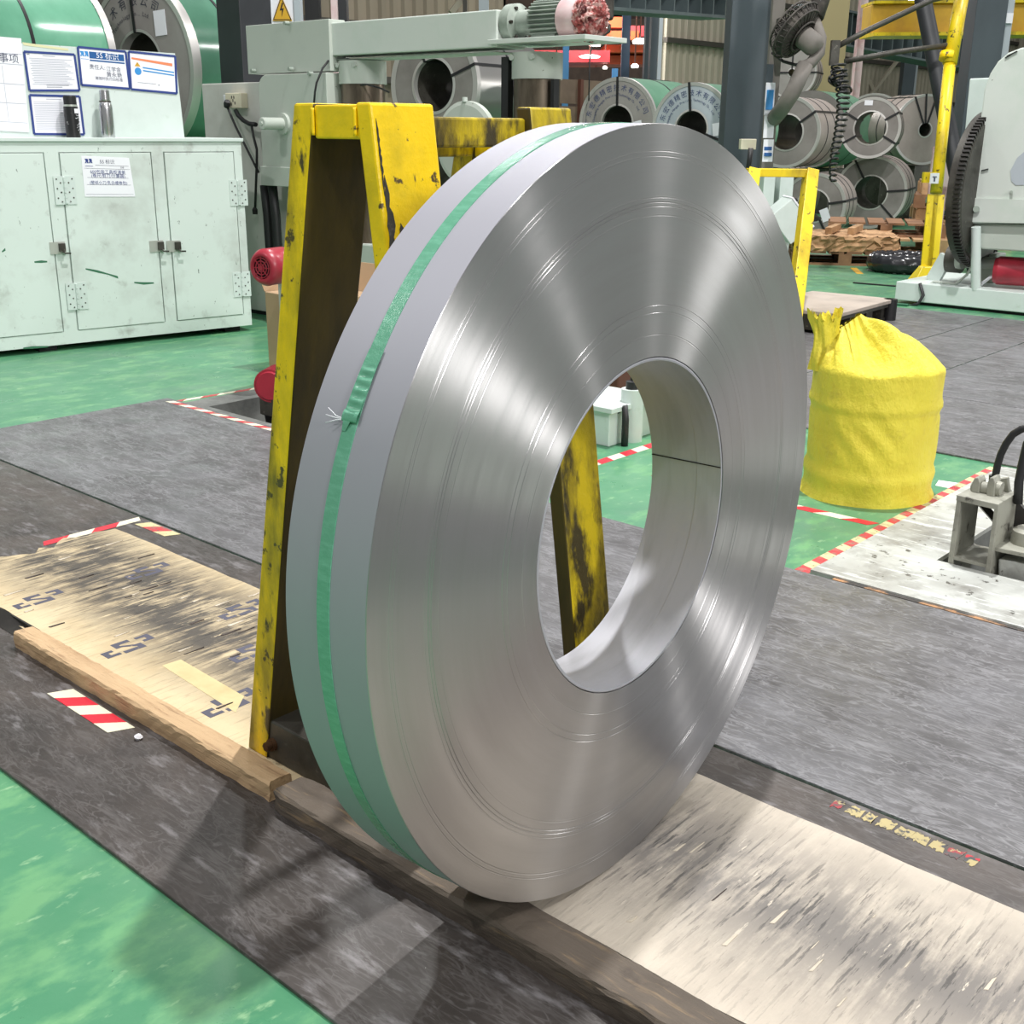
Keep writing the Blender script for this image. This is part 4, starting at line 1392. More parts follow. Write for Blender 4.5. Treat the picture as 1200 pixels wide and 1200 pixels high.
def wrapped_coil(name, label, centre, rz, R, L, face, body, ring=None, text=None, straps=(), ri=0.43, edge=0.05, tmat=None, group=None, band_n=2, paper=None, a0=150, a1=32, ringw=None, latin=None):
    """axis along local +Y, near face at y = 0 looking to -Y; the empty sits below the near face's centre"""
    t = thing(name, label, 'coil', (centre[0], centre[1], centre[2] - R), rz, group)
    c = (0, 0, R)
    Ri = R * ri
    mb = MB()
    mb.lathe([(R, 0.0), (R, L), (R - .004, L + .002)], c, (0, 1, 0), 64)
    mb.lathe([(R - .004, L), (Ri, L)], c, (0, 1, 0), 48)
    mb.build('outer_wrap', body, t, local=True)
    mb = MB()
    mb.lathe([(R - .002, 0.0), (Ri, 0.0)], c, (0, 1, 0), 64)
    mb.build('end_face', face, t, local=True)
    mb = MB()
    mb.lathe([(Ri, 0.0), (Ri, L)], c, (0, 1, 0), 48)
    mb.build('bore', M_DKSTEEL, t, local=True)
    if ring:
        e = ringw or edge
        mb = MB()
        mb.lathe([(R - edge, -0.004), (R + .004, -0.006), (R + .005, e), (R + .001, e)], c, (0, 1, 0), 64)
        mb.build('edge_guard', ring, t, local=True)
        mb = MB()
        mb.lathe([(Ri + edge * .5, -0.003), (Ri - .003, -0.005), (Ri - .003, e)], c, (0, 1, 0), 48)
        mb.build('inner_edge_guard', ring, t, local=True)
    for k in range(band_n):
        y = L * (k + 1) / (band_n + 1)
        MB().lathe([(R + .001, y - .013), (R + .004, y - .012), (R + .004, y + .012), (R + .001, y + .013)], c, (0, 1, 0), 64).build('hoop_strap', M_STRAPB, t, local=True)
    for deg in straps:
        a = math.radians(deg)
        d = Vector((math.cos(a), 0, math.sin(a)))
        sdir = Vector((-math.sin(a), 0, math.cos(a)))
        C = Vector(c)
        mb = MB()
        mb.obox(C + d * (R + Ri) / 2 + Vector((0, -.009, 0)), d, sdir, (0, 1, 0), R - Ri + .014, .026, .004)
        mb.obox(C + d * (R + .005) + Vector((0, L / 2, 0)), (0, 1, 0), sdir, d, L + .02, .026, .004)
        mb.obox(C + d * (Ri - .006) + Vector((0, L / 2, 0)), (0, 1, 0), sdir, d, L + .02, .026, .004)
        mb.build('eye_strap', M_STRAPB, t, local=True)
    if text:
        mb = MB()
        arc_write(mb, text, R * 0.155, c, R * 0.77, math.radians(a0), math.radians(a1), -0.0022)
        if latin:
            arc_write(mb, latin, R * 0.075, c, R * 0.625, math.radians(a0 - 4), math.radians(a1 + 4), -0.0022)
        mb.build('stencil', tmat or M_PRINTDK, t, local=True, label='company stencil curving over the hole')
    if paper:
        x, z, wv, h, rot = paper
        ca, sa = math.cos(rot), math.sin(rot)
        MB().obox((x, -0.004, R + z), (ca, 0, sa), (0, 1, 0), (-sa, 0, ca), wv, .002, h).build('label_sheet', M_PAPER, t, local=True)
    return t


LAT = 'Guangdong Hongde Precision Technology Co., Ltd.'
wrapped_coil('wrapped_coil', 'green film wrapped coil at top left, its far rim showing beside the stencilled face', atd(165, 80, 8.6) + Vector((-0.33, -1.56, 0.02)), 0.10, 0.60, 1.18, M_COILF, M_GREENFILM, None, straps=(62, 118), ri=.42, group='green wrapped coils at top left', band_n=1)
g = [o for o in bpy.data.objects if o.name.startswith('wrapped_coil')][-1]
mb = MB()
mb.lathe([(.602, 1.18), (.607, 1.175), (.607, 1.235), (.55, 1.24)], (0, 0, .60), (0, 1, 0), 64)
mb.build('far_edge_guard', M_EDGE, g, local=True)
wrapped_coil('wrapped_coil', 'green film wrapped coil with a grey stencilled face behind the notice board', atd(165, 80, 8.6), 0.10, 0.60, 0.80, M_COILF, M_GREENFILM, M_EDGE, text='技术有限公司', straps=(95,), ri=.42, group='green wrapped coils at top left',
             band_n=1, paper=(.27, .30, .13, .17, 0.05), a0=140, a1=62, ringw=.07, latin='Technology Co., Ltd.', edge=.035)
# cradle hidden behind the cabinet
cc = atd(165, 80, 8.6)
mb = MB()
for k in (-1, 1):
    mb.bar((cc.x - 0.05 + 0.33 * k, cc.y - 1.7, 0.50), (cc.x - 0.05 + 0.33 * k, cc.y + 1.0, 0.50), 0.16, 1.02)
solo(mb, 'coil_rack', M_DKSTEEL, 'dark steel rack behind the cabinet carrying the two green coils', 'rack', (cc.x, cc.y, GF))

# ------------------------------------------------------------------ the sage green press behind the stand
PY = 3.2
pc = ony(480, 60, PY)
press = thing('strip_press', 'sage green press with a long cross beam, two columns and a motor on top', 'machine', (-3.8, PY + .15, GF))
V = lambda x, y, d=0.0: ony(x, y, PY + d)


def pbox(mb, x0, x1, y0, y1, d0, d1, mi=0):
    """front rectangle given by pixels on the plane PY + d0, straight edges level, depth to PY + d1"""
    a, b = ony(x0, y1, PY + d0), ony(x1, y0, PY + d0)
    return mb.box(a.x, b.x, PY + d0, PY + d1, min(a.z, b.z), max(a.z, b.z), mi)


pbox(MB(), 377, 582, 11, 66, 0, 0.22).build('cross_beam', M_MACHL, press, bevel=0.006)
pbox(MB(), 384, 581, 60, 71, 0.03, 0.22).build('beam_ledge', M_MACH, press, bevel=0.003)
ZB = V(383, 66).z
for xa, xb in ((386, 421), (588, 631)):
    pa, pb = V(xa, 90), V(xb, 90)
    cx, rr = (pa.x + pb.x) / 2, (pb.x - pa.x) / 2
    c = Vector((cx, PY + rr + 0.01, 0))
    MB().cyl((c.x, c.y, GF), (c.x, c.y, ZB - 0.14), rr * 0.97, n=32).build('column', M_BROWNSTEEL, press)
    MB().lathe([(0, 0), (rr * 1.06, 0), (rr * 1.06, 0.125), (0, 0.125)], (c.x, c.y, ZB - 0.15), n=32).build('collar', M_MACH, press)
    mb = MB()
    for s in (-1, 1):
        mb.cyl((cx + s * rr * .55, PY - 0.005 + rr * .22, ZB - .05), (cx + s * rr * .55, PY - .02 + rr * .22, ZB - .05), .014, n=8)
    mb.build('bolt', M_MACH, press)
# platform and motor
a, b = V(576, 50), V(690, 50)
MB().box(a.x, b.x, PY - .03, PY + .30, a.z - .010, a.z + .012).build('motor_platform', M_MACHL, press, bevel=0.002)
mz = V(640, 22).z
my = PY + 0.10
g0, g1, g2, g3, g4 = V(583, 22).x, V(596, 22).x, V(614, 22).x, V(651, 22).x, V(690, 22).x
MB().lathe([(0, 0), (.092, 0), (.092, g1 - g0 - .02), (.06, g1 - g0), (.06, g2 - g0)], (g0, my, mz), (1, 0, 0), 28).build('gear_flange', M_MOTORG, press)
mb = MB()
for k in range(6):
    an = k * PI / 3
    mb.cyl((g0 - .0, my + .075 * math.cos(an), mz + .075 * math.sin(an)), (g0 + .075, my + .075 * math.cos(an), mz + .075 * math.sin(an)), .009, n=6)
mb.build('flange_bolts', M_DKSTEEL, press)
mb = MB().lathe([(0, 0), (.080, 0), (.080, g3 - g2), (0, g3 - g2)], (g2, my, mz), (1, 0, 0), 32)
body = mb.build('motor_body', M_MOTORG, press)
mb = MB()
for k in range(28):
    an = 2 * PI * k / 28
    d = Vector((0, math.cos(an), math.sin(an)))
    mb.obox(Vector(((g2 + g3) / 2, my, mz)) + d * .088, (1, 0, 0), (0, -d.z, d.y), d, g3 - g2 - .02, .005, .022)
mb.build('cooling_fins', M_MOTORG, body)
MB().box(g2 + .03, g3 - .03, my - .07, my + .07, a.z + .010, mz - .06).build('motor_foot', M_MOTORG, press)
mb = MB()
rnd = random.Random(8)
mb.grid(lambda u, v: (g3 - .005 + (g4 - g3) * .55 * v, my + math.cos(2 * PI * u) * (.100 + .006 * math.sin(PI * v)), mz + math.sin(2 * PI * u) * (.100 + .006 * math.sin(PI * v))), 40, 8, closed_u=True)
mb.build('fan_cowl', M_PINK, press)
mb = MB()


def crumple(u, v):
    q = v * PI / 2
    n = math.sin(13 * u * 2 * PI + 9 * v) * .007 + math.sin(29 * u * 2 * PI - 14 * v) * .004 + math.sin(40 * v + 5 * math.sin(2 * PI * u * 3)) * .005
    r = (.104 * math.cos(q) ** .55) + n * math.sin(PI * min(1, v * 1.6 + .1))
    x = g3 + (g4 - g3) * (.50 + .50 * math.sin(q)) + n
    return (x, my + math.cos(2 * PI * u) * r, mz + math.sin(2 * PI * u) * r)


mb.grid(crumple, 64, 22, closed_u=True)
mb.build('plastic_wrapping', M_WRAP, press, label='crumpled red plastic wrapped over the motor end')
# drive boxes at the left
pbox(MB(), 291, 385, 22, 87, -.02, 0.10).build('upper_drive_cover', M_MACH, press, bevel=0.003)
mb = MB()
L0, L1, Lb = V(302, 88, -.05), V(382, 88, -.05), V(306, 200, -.05)
rc = 0.08
pts = [(L1.x, Lb.z), (L1.x, L0.z)]
pts += [(L0.x + rc - rc * math.sin(t * PI / 2 / 6), L0.z - rc + rc * math.cos(t * PI / 2 / 6)) for t in range(7)]
pts += [(L0.x, Lb.z)]
mb.prism([(x, PY - .05, z) for x, z in pts], (0, .14, 0))
mb.build('lower_drive_cover', M_MACH, press, bevel=0.003)
pbox(MB(), 306, 382, 198, 217, -.055, 0.09).build('cover_skirt', M_MACH, press, bevel=0.003)
sc_ = V(333, 145, -.05)
mb = MB()
mb.lathe([(0, 0), (.062, 0), (.062, .02), (0, .02)], sc_, (0, -1, 0), 28)
mb.lathe([(.035, .02), (.035, .16), (.030, .165), (0, .165)], sc_, (0, -1, 0), 24)
mb.cyl(sc_ + Vector((0, -.165, 0)), sc_ + Vector((0, -.172, 0)), .012, n=6)
mb.build('shaft_stub', M_MACH, press)
mb = MB()
for px, py in ((335, 27), (340, 81), (363, 86), (296, 83)):
    c = V(px, py, -.052)
    mb.cyl(c + Vector((0, .02, 0)), c + Vector((0, -.012, 0)), .012, n=6)
mb.build('cover_bolts', M_MOTORG, press)
for x0 in (313, 322):
    p0, p1 = V(x0 - 3, 217, 0), V(x0 + 4, 300, 0)
    MB().tube([p0, p0.lerp(p1, .4) + Vector((.008, 0, 0)), p1, Vector((p1.x, p1.y, GF))], .030, 10).build('duct_hose', M_CABLE, press)
# base body of the press and its round guard
MB().box(-4.55, -2.7, PY + .02, PY + .7, GF, .55).build('base', M_MACH, press, bevel=0.01)
dc = ony(545, 168, PY - .16)
dcol = MB().lathe([(0, .030), (.05, .030), (.055, .012), (.185, .006), (.205, 0), (.205, -.03), (0, -.03)], dc, (0, -1, 0), 48)
dg = dcol.build('round_guard', M_MACH, press)
MB().cyl(dc + Vector((0, 0, .200)), dc + Vector((0, 0, .222)), .014, n=10).build('guard_knob', M_MACHL, dg)
MB().cyl(dc + Vector((0, .02, 0)), dc + Vector((0, .5, 0)), .05, n=16).build('guard_spindle', M_DKSTEEL, press)
MB().box(dc.x - .12, dc.x + .12, PY, PY + .3, .5, dc.z + .06).build('guard_post', M_MACH, press)
a = V(736, 100)
MB().box(V(578, 90).x, V(586, 90).x, PY + .06, PY + .10, .5, V(580, 66).z).build('black_rail', M_BLACK, press)
MB().box(V(633, 100).x, V(637, 100).x, PY + .08, PY + .12, .5, V(634, 92).z).build('black_rail', M_BLACK, press)
MB().tube([V(368, 121, -.1), V(369, 108, -.1), V(371, 97, -.1), V(378, 80, -.06), V(385, 71, -.02)], .006, 8).build('feed_cable', M_CABLE, press)
MB().tube([V(419, 100, .05), V(430, 99, .05), V(445, 103, .05), V(456, 108, .05)], .005, 6).build('feed_cable', M_CABLE, press)

# grey white electrical cubicle with a socket
q0, q1 = ony(236, 97, 3.32), ony(372, 91, 3.32)
cub = thing('electrical_cubicle', 'grey white electrical cubicle beside the pale cabinet, with an ivory socket', 'cubicle', ((q0.x + q1.x) / 2, 3.5, GF))
zt = (q0.z + q1.z) / 2 - .01
MB().box(q0.x, q1.x, 3.32, 3.75, .02, zt).build('housing', M_PANEL, cub, bevel=0.006)
MB().box(q0.x + .02, q1.x - .02, 3.34, 3.73, GF, .02).build('plinth', M_GAP, cub)
a, b = ony(273, 127, 3.32), ony(290, 109, 3.32)
sk = MB().box(a.x, b.x, 3.265, 3.32, a.z, b.z).build('socket_box', M_SOCK, cub, bevel=0.004)
mb = MB()
cxs = (a.x + b.x) / 2
for dx, dz in ((-.012, .02), (.012, .02), (0, .0), (.02, -.015), (-.02, -.02)):
    mb.box(cxs + dx - .004, cxs + dx + .004, 3.2635, 3.266, (a.z + b.z) / 2 + dz - .009, (a.z + b.z) / 2 + dz + .009)
mb.build('socket_slots', M_GAP, sk)
mb = MB().box(a.x - .035, a.x - .002, 3.275, 3.32, b.z - .06, b.z - .01)
mb.build('white_plug', M_PAPER, cub, bevel=0.004)
c = ony(266, 122, 3.24)
MB().lathe([(0, -.02), (.018, -.02), (.022, 0), (.018, .022), (0, .022)], c, (.6, -.2, .8), 14).build('black_plug', M_BLACK, cub)
C3 = lambda x, y: ony(x, y, 3.25)
MB().tube([C3(266, 124), C3(270, 134), C3(277, 150), C3(286, 168), C3(294, 184), C3(303, 202)], .0075, 8).build('power_cable', M_CABLE, cub)
MB().tube([C3(276, 129), C3(279, 135), C3(285, 141), C3(292, 145), C3(300, 146)], .014, 8).build('conduit', M_CABLE, cub)
MB().tube([C3(295, 148), C3(297, 160), C3(301, 175), C3(301, 190), C3(300, 215), C3(299, 243)], .008, 8).build('power_cable', M_CABLE, cub)
MB().lathe([(0, 0), (.016, 0), (.018, .03), (.008, .045), (0, .045)], C3(299, 251), (0, 0, 1), 12).build('hanging_plug', M_BLACK, cub)

# cardboard box and the motors by the pit
bx0 = fl(293, 441, GF)
card = thing('cardboard_box', 'open brown cardboard box behind the yellow stand leg', 'box', (bx0.x + .2, bx0.y + .30, GF), -0.02)
bz = ony(290, 345, bx0.y).z - GF
mb = MB()
mb.box(-.2, .26, -.18, .18, 0, bz)
mb.build('carton', M_CARD, card, local=True, bevel=0.004)
MB().hexa([(-.2, -.18, bz), (-.2, .18, bz), (-.206, .18, bz), (-.206, -.18, bz)], [(-.27, -.19, bz + .145), (-.24, .18, bz + .145), (-.246, .18, bz + .15), (-.276, -.19, bz + .15)]).build('flap', M_CARD, card, local=True)
MB().hexa([(-.2, .18, bz), (.26, .18, bz), (.26, .186, bz), (-.2, .186, bz)], [(-.2, .22, bz + .14), (.26, .22, bz + .14), (.26, .226, bz + .14), (-.2, .226, bz + .14)]).build('flap', M_CARD, card, local=True)

mc = atd(306, 314, 5.25)
ax = Vector((0.97, 0.20, 0.0)).normalized()
vw = (CAM_C - mc); vw.z = 0; vw.normalize()
ax = (-(vw) * 0.80 + Vector((0.7446, 0.6675, 0)) * 0.60).normalized()     # body recedes to the right
rm = thing('red_motor', 'red electric motor with a round grille on a pedestal before the cardboard box', 'motor', (mc + ax * .16).to_2d().to_3d() + Vector((0, 0, GF)))
R0 = .083
mb = MB().lathe([(.050, .002), (.054, -.004), (.070, .004), (.084, .03), (R0, .06), (R0, .15), (R0 * .93, .16), (R0 * .93, .34), (0, .34)], mc, ax, 36, sharp=False)
mb.build('motor_shell', M_REDMOTOR, rm)
mb = MB()
a_, u_, v_ = MB.frame(ax)
for rr in (.017, .031, .045):
    mb.tube([mc + (u_ * math.cos(t * PI / 12) + v_ * math.sin(t * PI / 12)) * rr + ax * .0 for t in range(24)], .0028, 6, closed=True)
for t in range(8):
    d = u_ * math.cos(t * PI / 4) + v_ * math.sin(t * PI / 4)
    mb.bar(mc + d * .010, mc + d * .052, .004, .004, up=ax)
mb.lathe([(0, -.004), (.011, -.004), (.011, .004), (0, .004)], mc, ax, 12)
mb.build('grille', M_REDMOTOR, rm)
MB().lathe([(0, .016), (.052, .016)], mc, ax, 24).build('grille_backing', M_GAP, rm)
p = mc + ax * .24
MB().box(p.x - .06, p.x + .06, p.y - .06, p.y + .06, GF, mc.z - R0 * .9).build('pedestal', M_MACH, rm)
MB().box(p.x - .10, p.x + .10, p.y - .10, p.y + .10, GF, GF + .02).build('foot_plate', M_MACH, rm)

mc2 = atd(322, 449, 5.1)
rm2 = thing('red_motor', 'low red finned motor standing at the rim of the small pit', 'motor', (mc2.x, mc2.y, GF))
mb = MB().lathe([(0, -.07), (.060, -.07), (.064, -.06), (.064, .06), (.060, .07), (0, .07)], mc2, (-.55, .83, 0), 28)
mb.build('motor_shell', M_REDMOTOR, rm2)
mb = MB()
for k in range(9):
    mb.lathe([(.062, -.06 + k * .0145), (.074, -.06 + k * .0145), (.074, -.055 + k * .0145), (.062, -.055 + k * .0145)], mc2, (-.55, .83, 0), 28)
mb.build('cooling_rings', M_REDMOTOR, rm2)
MB().box(mc2.x - .05, mc2.x + .05, mc2.y - .05, mc2.y + .05, GF, mc2.z - .055).build('mount', M_DKSTEEL, rm2)
a = fl(312, 495, GF)
pb = thing('pit_machine', 'pale painted machine block standing in the small pit by the yellow leg', 'machine', (a.x + .2, 1.66, -.35))
MB().box(a.x + .12, a.x + .62, 1.56, 1.78, -.35, .05).build('housing', M_PALE, pb, bevel=0.005)
MB().box(a.x + .10, a.x + .64, 1.55, 1.79, .05, .065).build('lid', M_PALE, pb, bevel=0.002)
MB().tube([(a.x - .16 + .02 * math.cos(t), 1.63 + .0 * t, -.12 + .12 * math.sin(t * .8)) for t in [k * .3 for k in range(10)]], .018, 8).build('hose', M_CABLE, pb)

# seen through the hole of the coil
p = fl(739, 516, GF)
bo = thing('guard_post', 'thick pale green post with a dark cap seen through the coil', 'post', p)
h = ony(739, 455, p.y).z
MB().cyl((p.x, p.y, GF), (p.x, p.y, h), .046, n=28).build('tube', M_PALE, bo)
MB().lathe([(.028, h), (.028, h + .03), (.012, h + .035), (.012, h + .075), (0, h + .075)], (p.x, p.y, 0), n=18).build('cap', M_BLACK, bo)
p = fl(713, 524, GF)
wb = thing('pale_feed_box', 'pale box unit with a lid seen through the coil beside the thick post', 'machine', (p.x - .3, p.y + .15, GF))
h = ony(716, 484, p.y).z
MB().box(p.x - .60, p.x, p.y, p.y + .3, GF, h).build('housing', M_PALE, wb, bevel=0.004)
MB().box(p.x - .62, p.x + .025, p.y - .02, p.y + .32, h, h + .022).build('lid', M_PALE, wb, bevel=0.003)
MB().tube([(p.x - .01, p.y + .06, .13), (p.x + .03, p.y + .06, .15), (p.x + .035, p.y + .06, .10), (p.x + .035, p.y + .06, GF)], .015, 10).build('drain_pipe', M_CABLE, wb)
a, b = atd(700, 476, 6.0), atd(735, 452, 6.2)
solo(MB().box(a.x - .8, a.x + .5, a.y - .50, a.y - .10, GF, .20), 'brown_skid', M_RUST, 'low brown steel skid seen through the coil behind the pale box', 'skid', (a.x, a.y + .4, GF), bevel=0.01)

# ------------------------------------------------------------------ dark columns and the warning post at left
c = atd(288, 50, 7.9)
solo(MB().box(c.x - .13, c.x + .13, c.y - .13, c.y + .13, GF, 6.0), 'steel_column', M_COLUMN_D, 'black steel column behind the electrical cubicle', 'column', (c.x, c.y, GF), bevel=0.004)
c = atd(332, 15, 10.2)
wp = thing('warning_post', 'white and grey post with a yellow lightning warning triangle', 'post', (c.x, c.y, GF))
X3, Y3 = RT, Vector((-RT.y, RT.x, 0))
MB().obox((c.x, c.y, 1.6), X3, Y3, (0, 0, 1), .22, .10, 3.2).build('post', M_PAPER, wp)
for s, w_ in ((-.135, .05), (.135, .05)):
    MB().obox(Vector((c.x, c.y, 1.6)) + X3 * s, X3, Y3, (0, 0, 1), w_, .16, 3.2).build('flange', M_COLUMN_L, wp)
f0 = c - Y3 * .06
zt_, zb_ = atd(332, -4, 10.2).z, atd(332, 25, 10.2).z
hw = .086
tri = MB().prism([f0 + X3 * -hw + Vector((0, 0, zb_ - c.z)), f0 + X3 * hw + Vector((0, 0, zb_ - c.z)), f0 + Vector((0, 0, zt_ - c.z))], -Y3 * .004).build('triangle_sign', M_TRI, wp)
mb = MB()
fz = f0 - Y3 * .006
P = lambda u, v: fz + X3 * (u * hw) + Vector((0, 0, (zb_ - c.z) + (zt_ - zb_) * v))
mb.add([P(.05, .72), P(-.22, .40), P(.02, .42), P(-.06, .14), P(.22, .50), P(0, .48), P(.18, .70)], [(6, 5, 4, 3, 2, 1, 0)])
for u0, v0, u1, v1 in ((-.9, .05, .9, .05), (.9, .05, 0, .92), (0, .92, -.9, .05)):
    mb.bar(P(u0, v0), P(u1, v1), .006, .002, up=Y3)
mb.build('lightning_mark', M_GAP, tri)

# ------------------------------------------------------------------ wrapped coils further back
wrapped_coil('bare_coil', 'shiny bare steel coil on its side behind the press beam', atd(508, 100, 11.0), 0.12, 0.52, 1.15, M_COILF_D, M_COILS, M_EDGE, straps=(20, 115), ri=.46, group='coils in the hall', band_n=1, edge=.05)
GT = 'stencilled green coils in the middle of the hall'
mL, mR = atd(723, 145, 12.5), atd(810, 151, 11.6)
wrapped_coil('wrapped_coil', 'stencilled coil with green film, left of the two above the big coil', mL, 0.13, .47, 1.2, M_COILF, M_GREENFILM_D, M_EDGE, text=TXT, straps=(91,), ri=.40, group=GT, band_n=1, edge=.035, tmat=M_PRINTBLUE, a0=178, a1=22, paper=(.26, -.04, .10, .14, .2), latin=LAT)
wrapped_coil('wrapped_coil', 'stencilled blue grey coil with green film next to the slate column', mR, 0.13, .435, 1.2, M_COILF_B, M_GREENFILM_D, M_EDGE, text=TXT, straps=(96, -18), ri=.40, group=GT, band_n=1, edge=.03, tmat=M_PRINTBLUE, a0=176, a1=24, paper=(.30, .0, .13, .12, .15), latin=LAT)
mb = MB()
e = (mR - mL)
mb.box(mL.x - .4, mL.x + .3, mL.y + .25, mL.y + .45, GF, .80)
mb.box(mR.x - .25, mR.x + .25, mR.y + .75, mR.y + .95, GF, .755)
solo(mb, 'coil_rack', M_DKSTEEL, 'dark steel rack under the two stencilled coils', 'rack', (mL.x, mL.y + .4, GF))
p = atd(836, 176, 11.4)
wrapped_coil('bare_coil', 'pale coil whose top shows under the blue grey stencilled coil', (p.x, p.y, .42 + GF), 0.13, .42, .5, M_COILF_D, M_COILS, M_EDGE, group='coils in the hall', band_n=0)
GS = 'grey coils stacked at right'


def gcoil(label, px, py, depth, R, L, rz=0.30, straps=(150, 35), ring=M_EDGE, body=M_COILB, face=M_COILF_D, z=None, paper=None, ri=.5, band_n=2, group=GS):
    p = atd(px, py, depth)
    if z is not None:
        p.z = z
    return wrapped_coil('grey_coil', label, p, rz, R, L, face, body, ring, straps=straps, ri=ri, group=group, band_n=band_n, edge=.03, paper=paper)


gcoil('grey coil at upper left of the stack, right behind the white sign pole', 921, 155, 13.6, .40, 1.05, rz=0.22, straps=(35, 200))
gcoil('grey coil on top of the stack with a wide open eye, below the coiled cable', 1020, 150, 14.6, .365, .75, rz=0.36, straps=(30, 150, -30, 210), ri=.54, paper=(-.05, .30, .10, .06, 0))
gcoil('grey coil at the back of the stack with three slanting black straps', 1084, 152, 16.6, .48, .8, rz=0.9, straps=(75, 95, 115), ri=.2, face=M_COILB)
gcoil('grey coil standing on the floor at front left of the stack', 953, 240, 13.8, .375, .85, rz=0.30, straps=(10, 200, -60), z=.375 + GF, paper=(.15, -.10, .10, .15, .4))
gcoil('grey coil on the floor right of the front one, its dark face in view', 1020, 226, 15.3, .46, .95, rz=0.30, straps=(5, 120, -45), z=.46 + GF, ri=.46)
gcoil('grey coil low at the left end of the stack behind the yellow gate bar', 908, 232, 15.2, .40, .8, rz=0.25, straps=(60,), z=.40 + GF)
0 and gcoil('small grey coil half hidden between the stacked coils', 985, 197, 14.9, .30, .6, rz=0.2, straps=(80,), body=M_COILF_D)
gcoil('green film coil rising behind the upper left grey coil', 948, 152, 17.5, .56, 1.5, rz=0.2, body=M_GREENFILM_D, ring=None, straps=(), band_n=1, group='coils in the hall')
gcoil('pale coil with a white rim behind the top grey coil', 1022, 150, 19.5, .55, .9, rz=0.35, body=M_PAPER, straps=(), band_n=0, group='coils in the hall')
gcoil('distant grey coil with crossed straps high behind the fan', 928, 85, 20.0, .42, .6, rz=0.3, straps=(90, 0, 180, 270), face=M_COILF, ri=.15, group='coils in the hall')
p = atd(1084, 152, 16.6)
q = p + Vector((-math.sin(.9), math.cos(.9), 0)) * .45
solo(MB().box(q.x - .25, q.x + .25, q.y - .25, q.y + .25, GF, p.z - .50), 'coil_rack', M_DKSTEEL, 'dark rack under the strapped coil at the back of the stack', 'rack', (q.x, q.y, GF))
p = atd(928, 85, 20.0)
solo(MB().box(p.x - .35, p.x + .25, p.y + .1, p.y + .45, GF, p.z - .425), 'coil_rack', M_DKSTEEL, 'tall dark rack under the distant coil with crossed straps', 'rack', (p.x, p.y, GF))
p = atd(508, 100, 11.0)
solo(MB().box(p.x - .35, p.x + .3, p.y + .3, p.y + .9, GF, p.z - .53), 'coil_rack', M_DKSTEEL, 'dark rack behind the press carrying the shiny bare coil', 'rack', (p.x, p.y + .6, GF))
p = atd(948, 152, 17.5)
solo(MB().box(p.x - .4, p.x + .2, p.y + .4, p.y + 1.0, GF, p.z - .57), 'coil_rack', M_DKSTEEL, 'dark rack under the green film coil at the back of the stack', 'rack', (p.x, p.y + .6, GF))
p = atd(1022, 150, 19.5)
solo(MB().box(p.x - .6, p.x + .1, p.y + .3, p.y + .8, GF, p.z - .555), 'coil_rack', M_DKSTEEL, 'dark rack under the white rimmed coil at the very back', 'rack', (p.x, p.y, GF))

# ------------------------------------------------------------------ slate column, sign pole, fan
c = atd(873, 95, 10.2)
col1 = thing('slate_column', 'broad slate blue steel column rising behind the coil at right', 'column', (c.x, c.y, GF))
az = Vector((0, 0, 1))
MB().obox(Vector((c.x, c.y, 3.0)), X3, Y3, az, .36, .30, 6.02).build('shaft', M_COLUMN, col1, bevel=0.006)
MB().obox(Vector((c.x, c.y, .02)), X3, Y3, az, .50, .44, .04).build('base_plate', M_COLUMN, col1)
a = atd(876, 169, 9.9)
bxs = MB().obox(a, X3, Y3, az, .13, .10, .085).build('switch_box', M_SOCK, col1, bevel=0.004, label='ivory switch box low on the column')
MB().tube([a + X3 * .02 - Vector((0, 0, .03)) - Y3 * .06, a + X3 * .015 - Vector((0, 0, .14)) - Y3 * .06, a + X3 * .0 - Vector((0, 0, .30)) - Y3 * .05], .022, 8).build('switch_cable', M_CABLE, col1)
c = atd(905, 100, 9.6)
sp = thing('sign_pole', 'galvanised square pole with small safety signs, beside the slate column', 'pole', (c.x, c.y, GF))
MB().obox(Vector((c.x, c.y, 1.7)), X3, Y3, az, .10, .08, 3.4).build('pole', M_FANG, sp, bevel=0.004)
MB().obox(Vector((c.x, c.y, .015)), X3, Y3, az, .2, .2, .03).build('foot_plate', M_FANG, sp)


def psign(px, y0, y1, wpx, m, nm, dd=.06):
    a, b = atd(px, y0, 9.6 - dd), atd(px, y1, 9.6 - dd)
    return MB().obox((a + b) / 2, X3, Y3, az, wpx * 9.5 / F_PX, .006, (a - b).length).build(nm, m, sp)


psign(902, 98, 134, 11, M_PAPER, 'sign_plate')
psign(902, 106, 128, 8, M_SKY, 'blue_mark', .068)
psign(901, 136, 161, 12, M_PAPER, 'sign_plate')
psign(901, 139, 147, 10, M_RED_W, 'red_mark', .068)
psign(900, 164, 189, 12, M_PAPER, 'sign_plate')
psign(900, 172, 176, 9, M_BANNER, 'blue_mark', .068)
psign(900, 179, 183, 9, M_BANNER, 'blue_mark', .068)
psign(902, 76, 96, 8, M_COLUMN, 'switch_housing', .08)

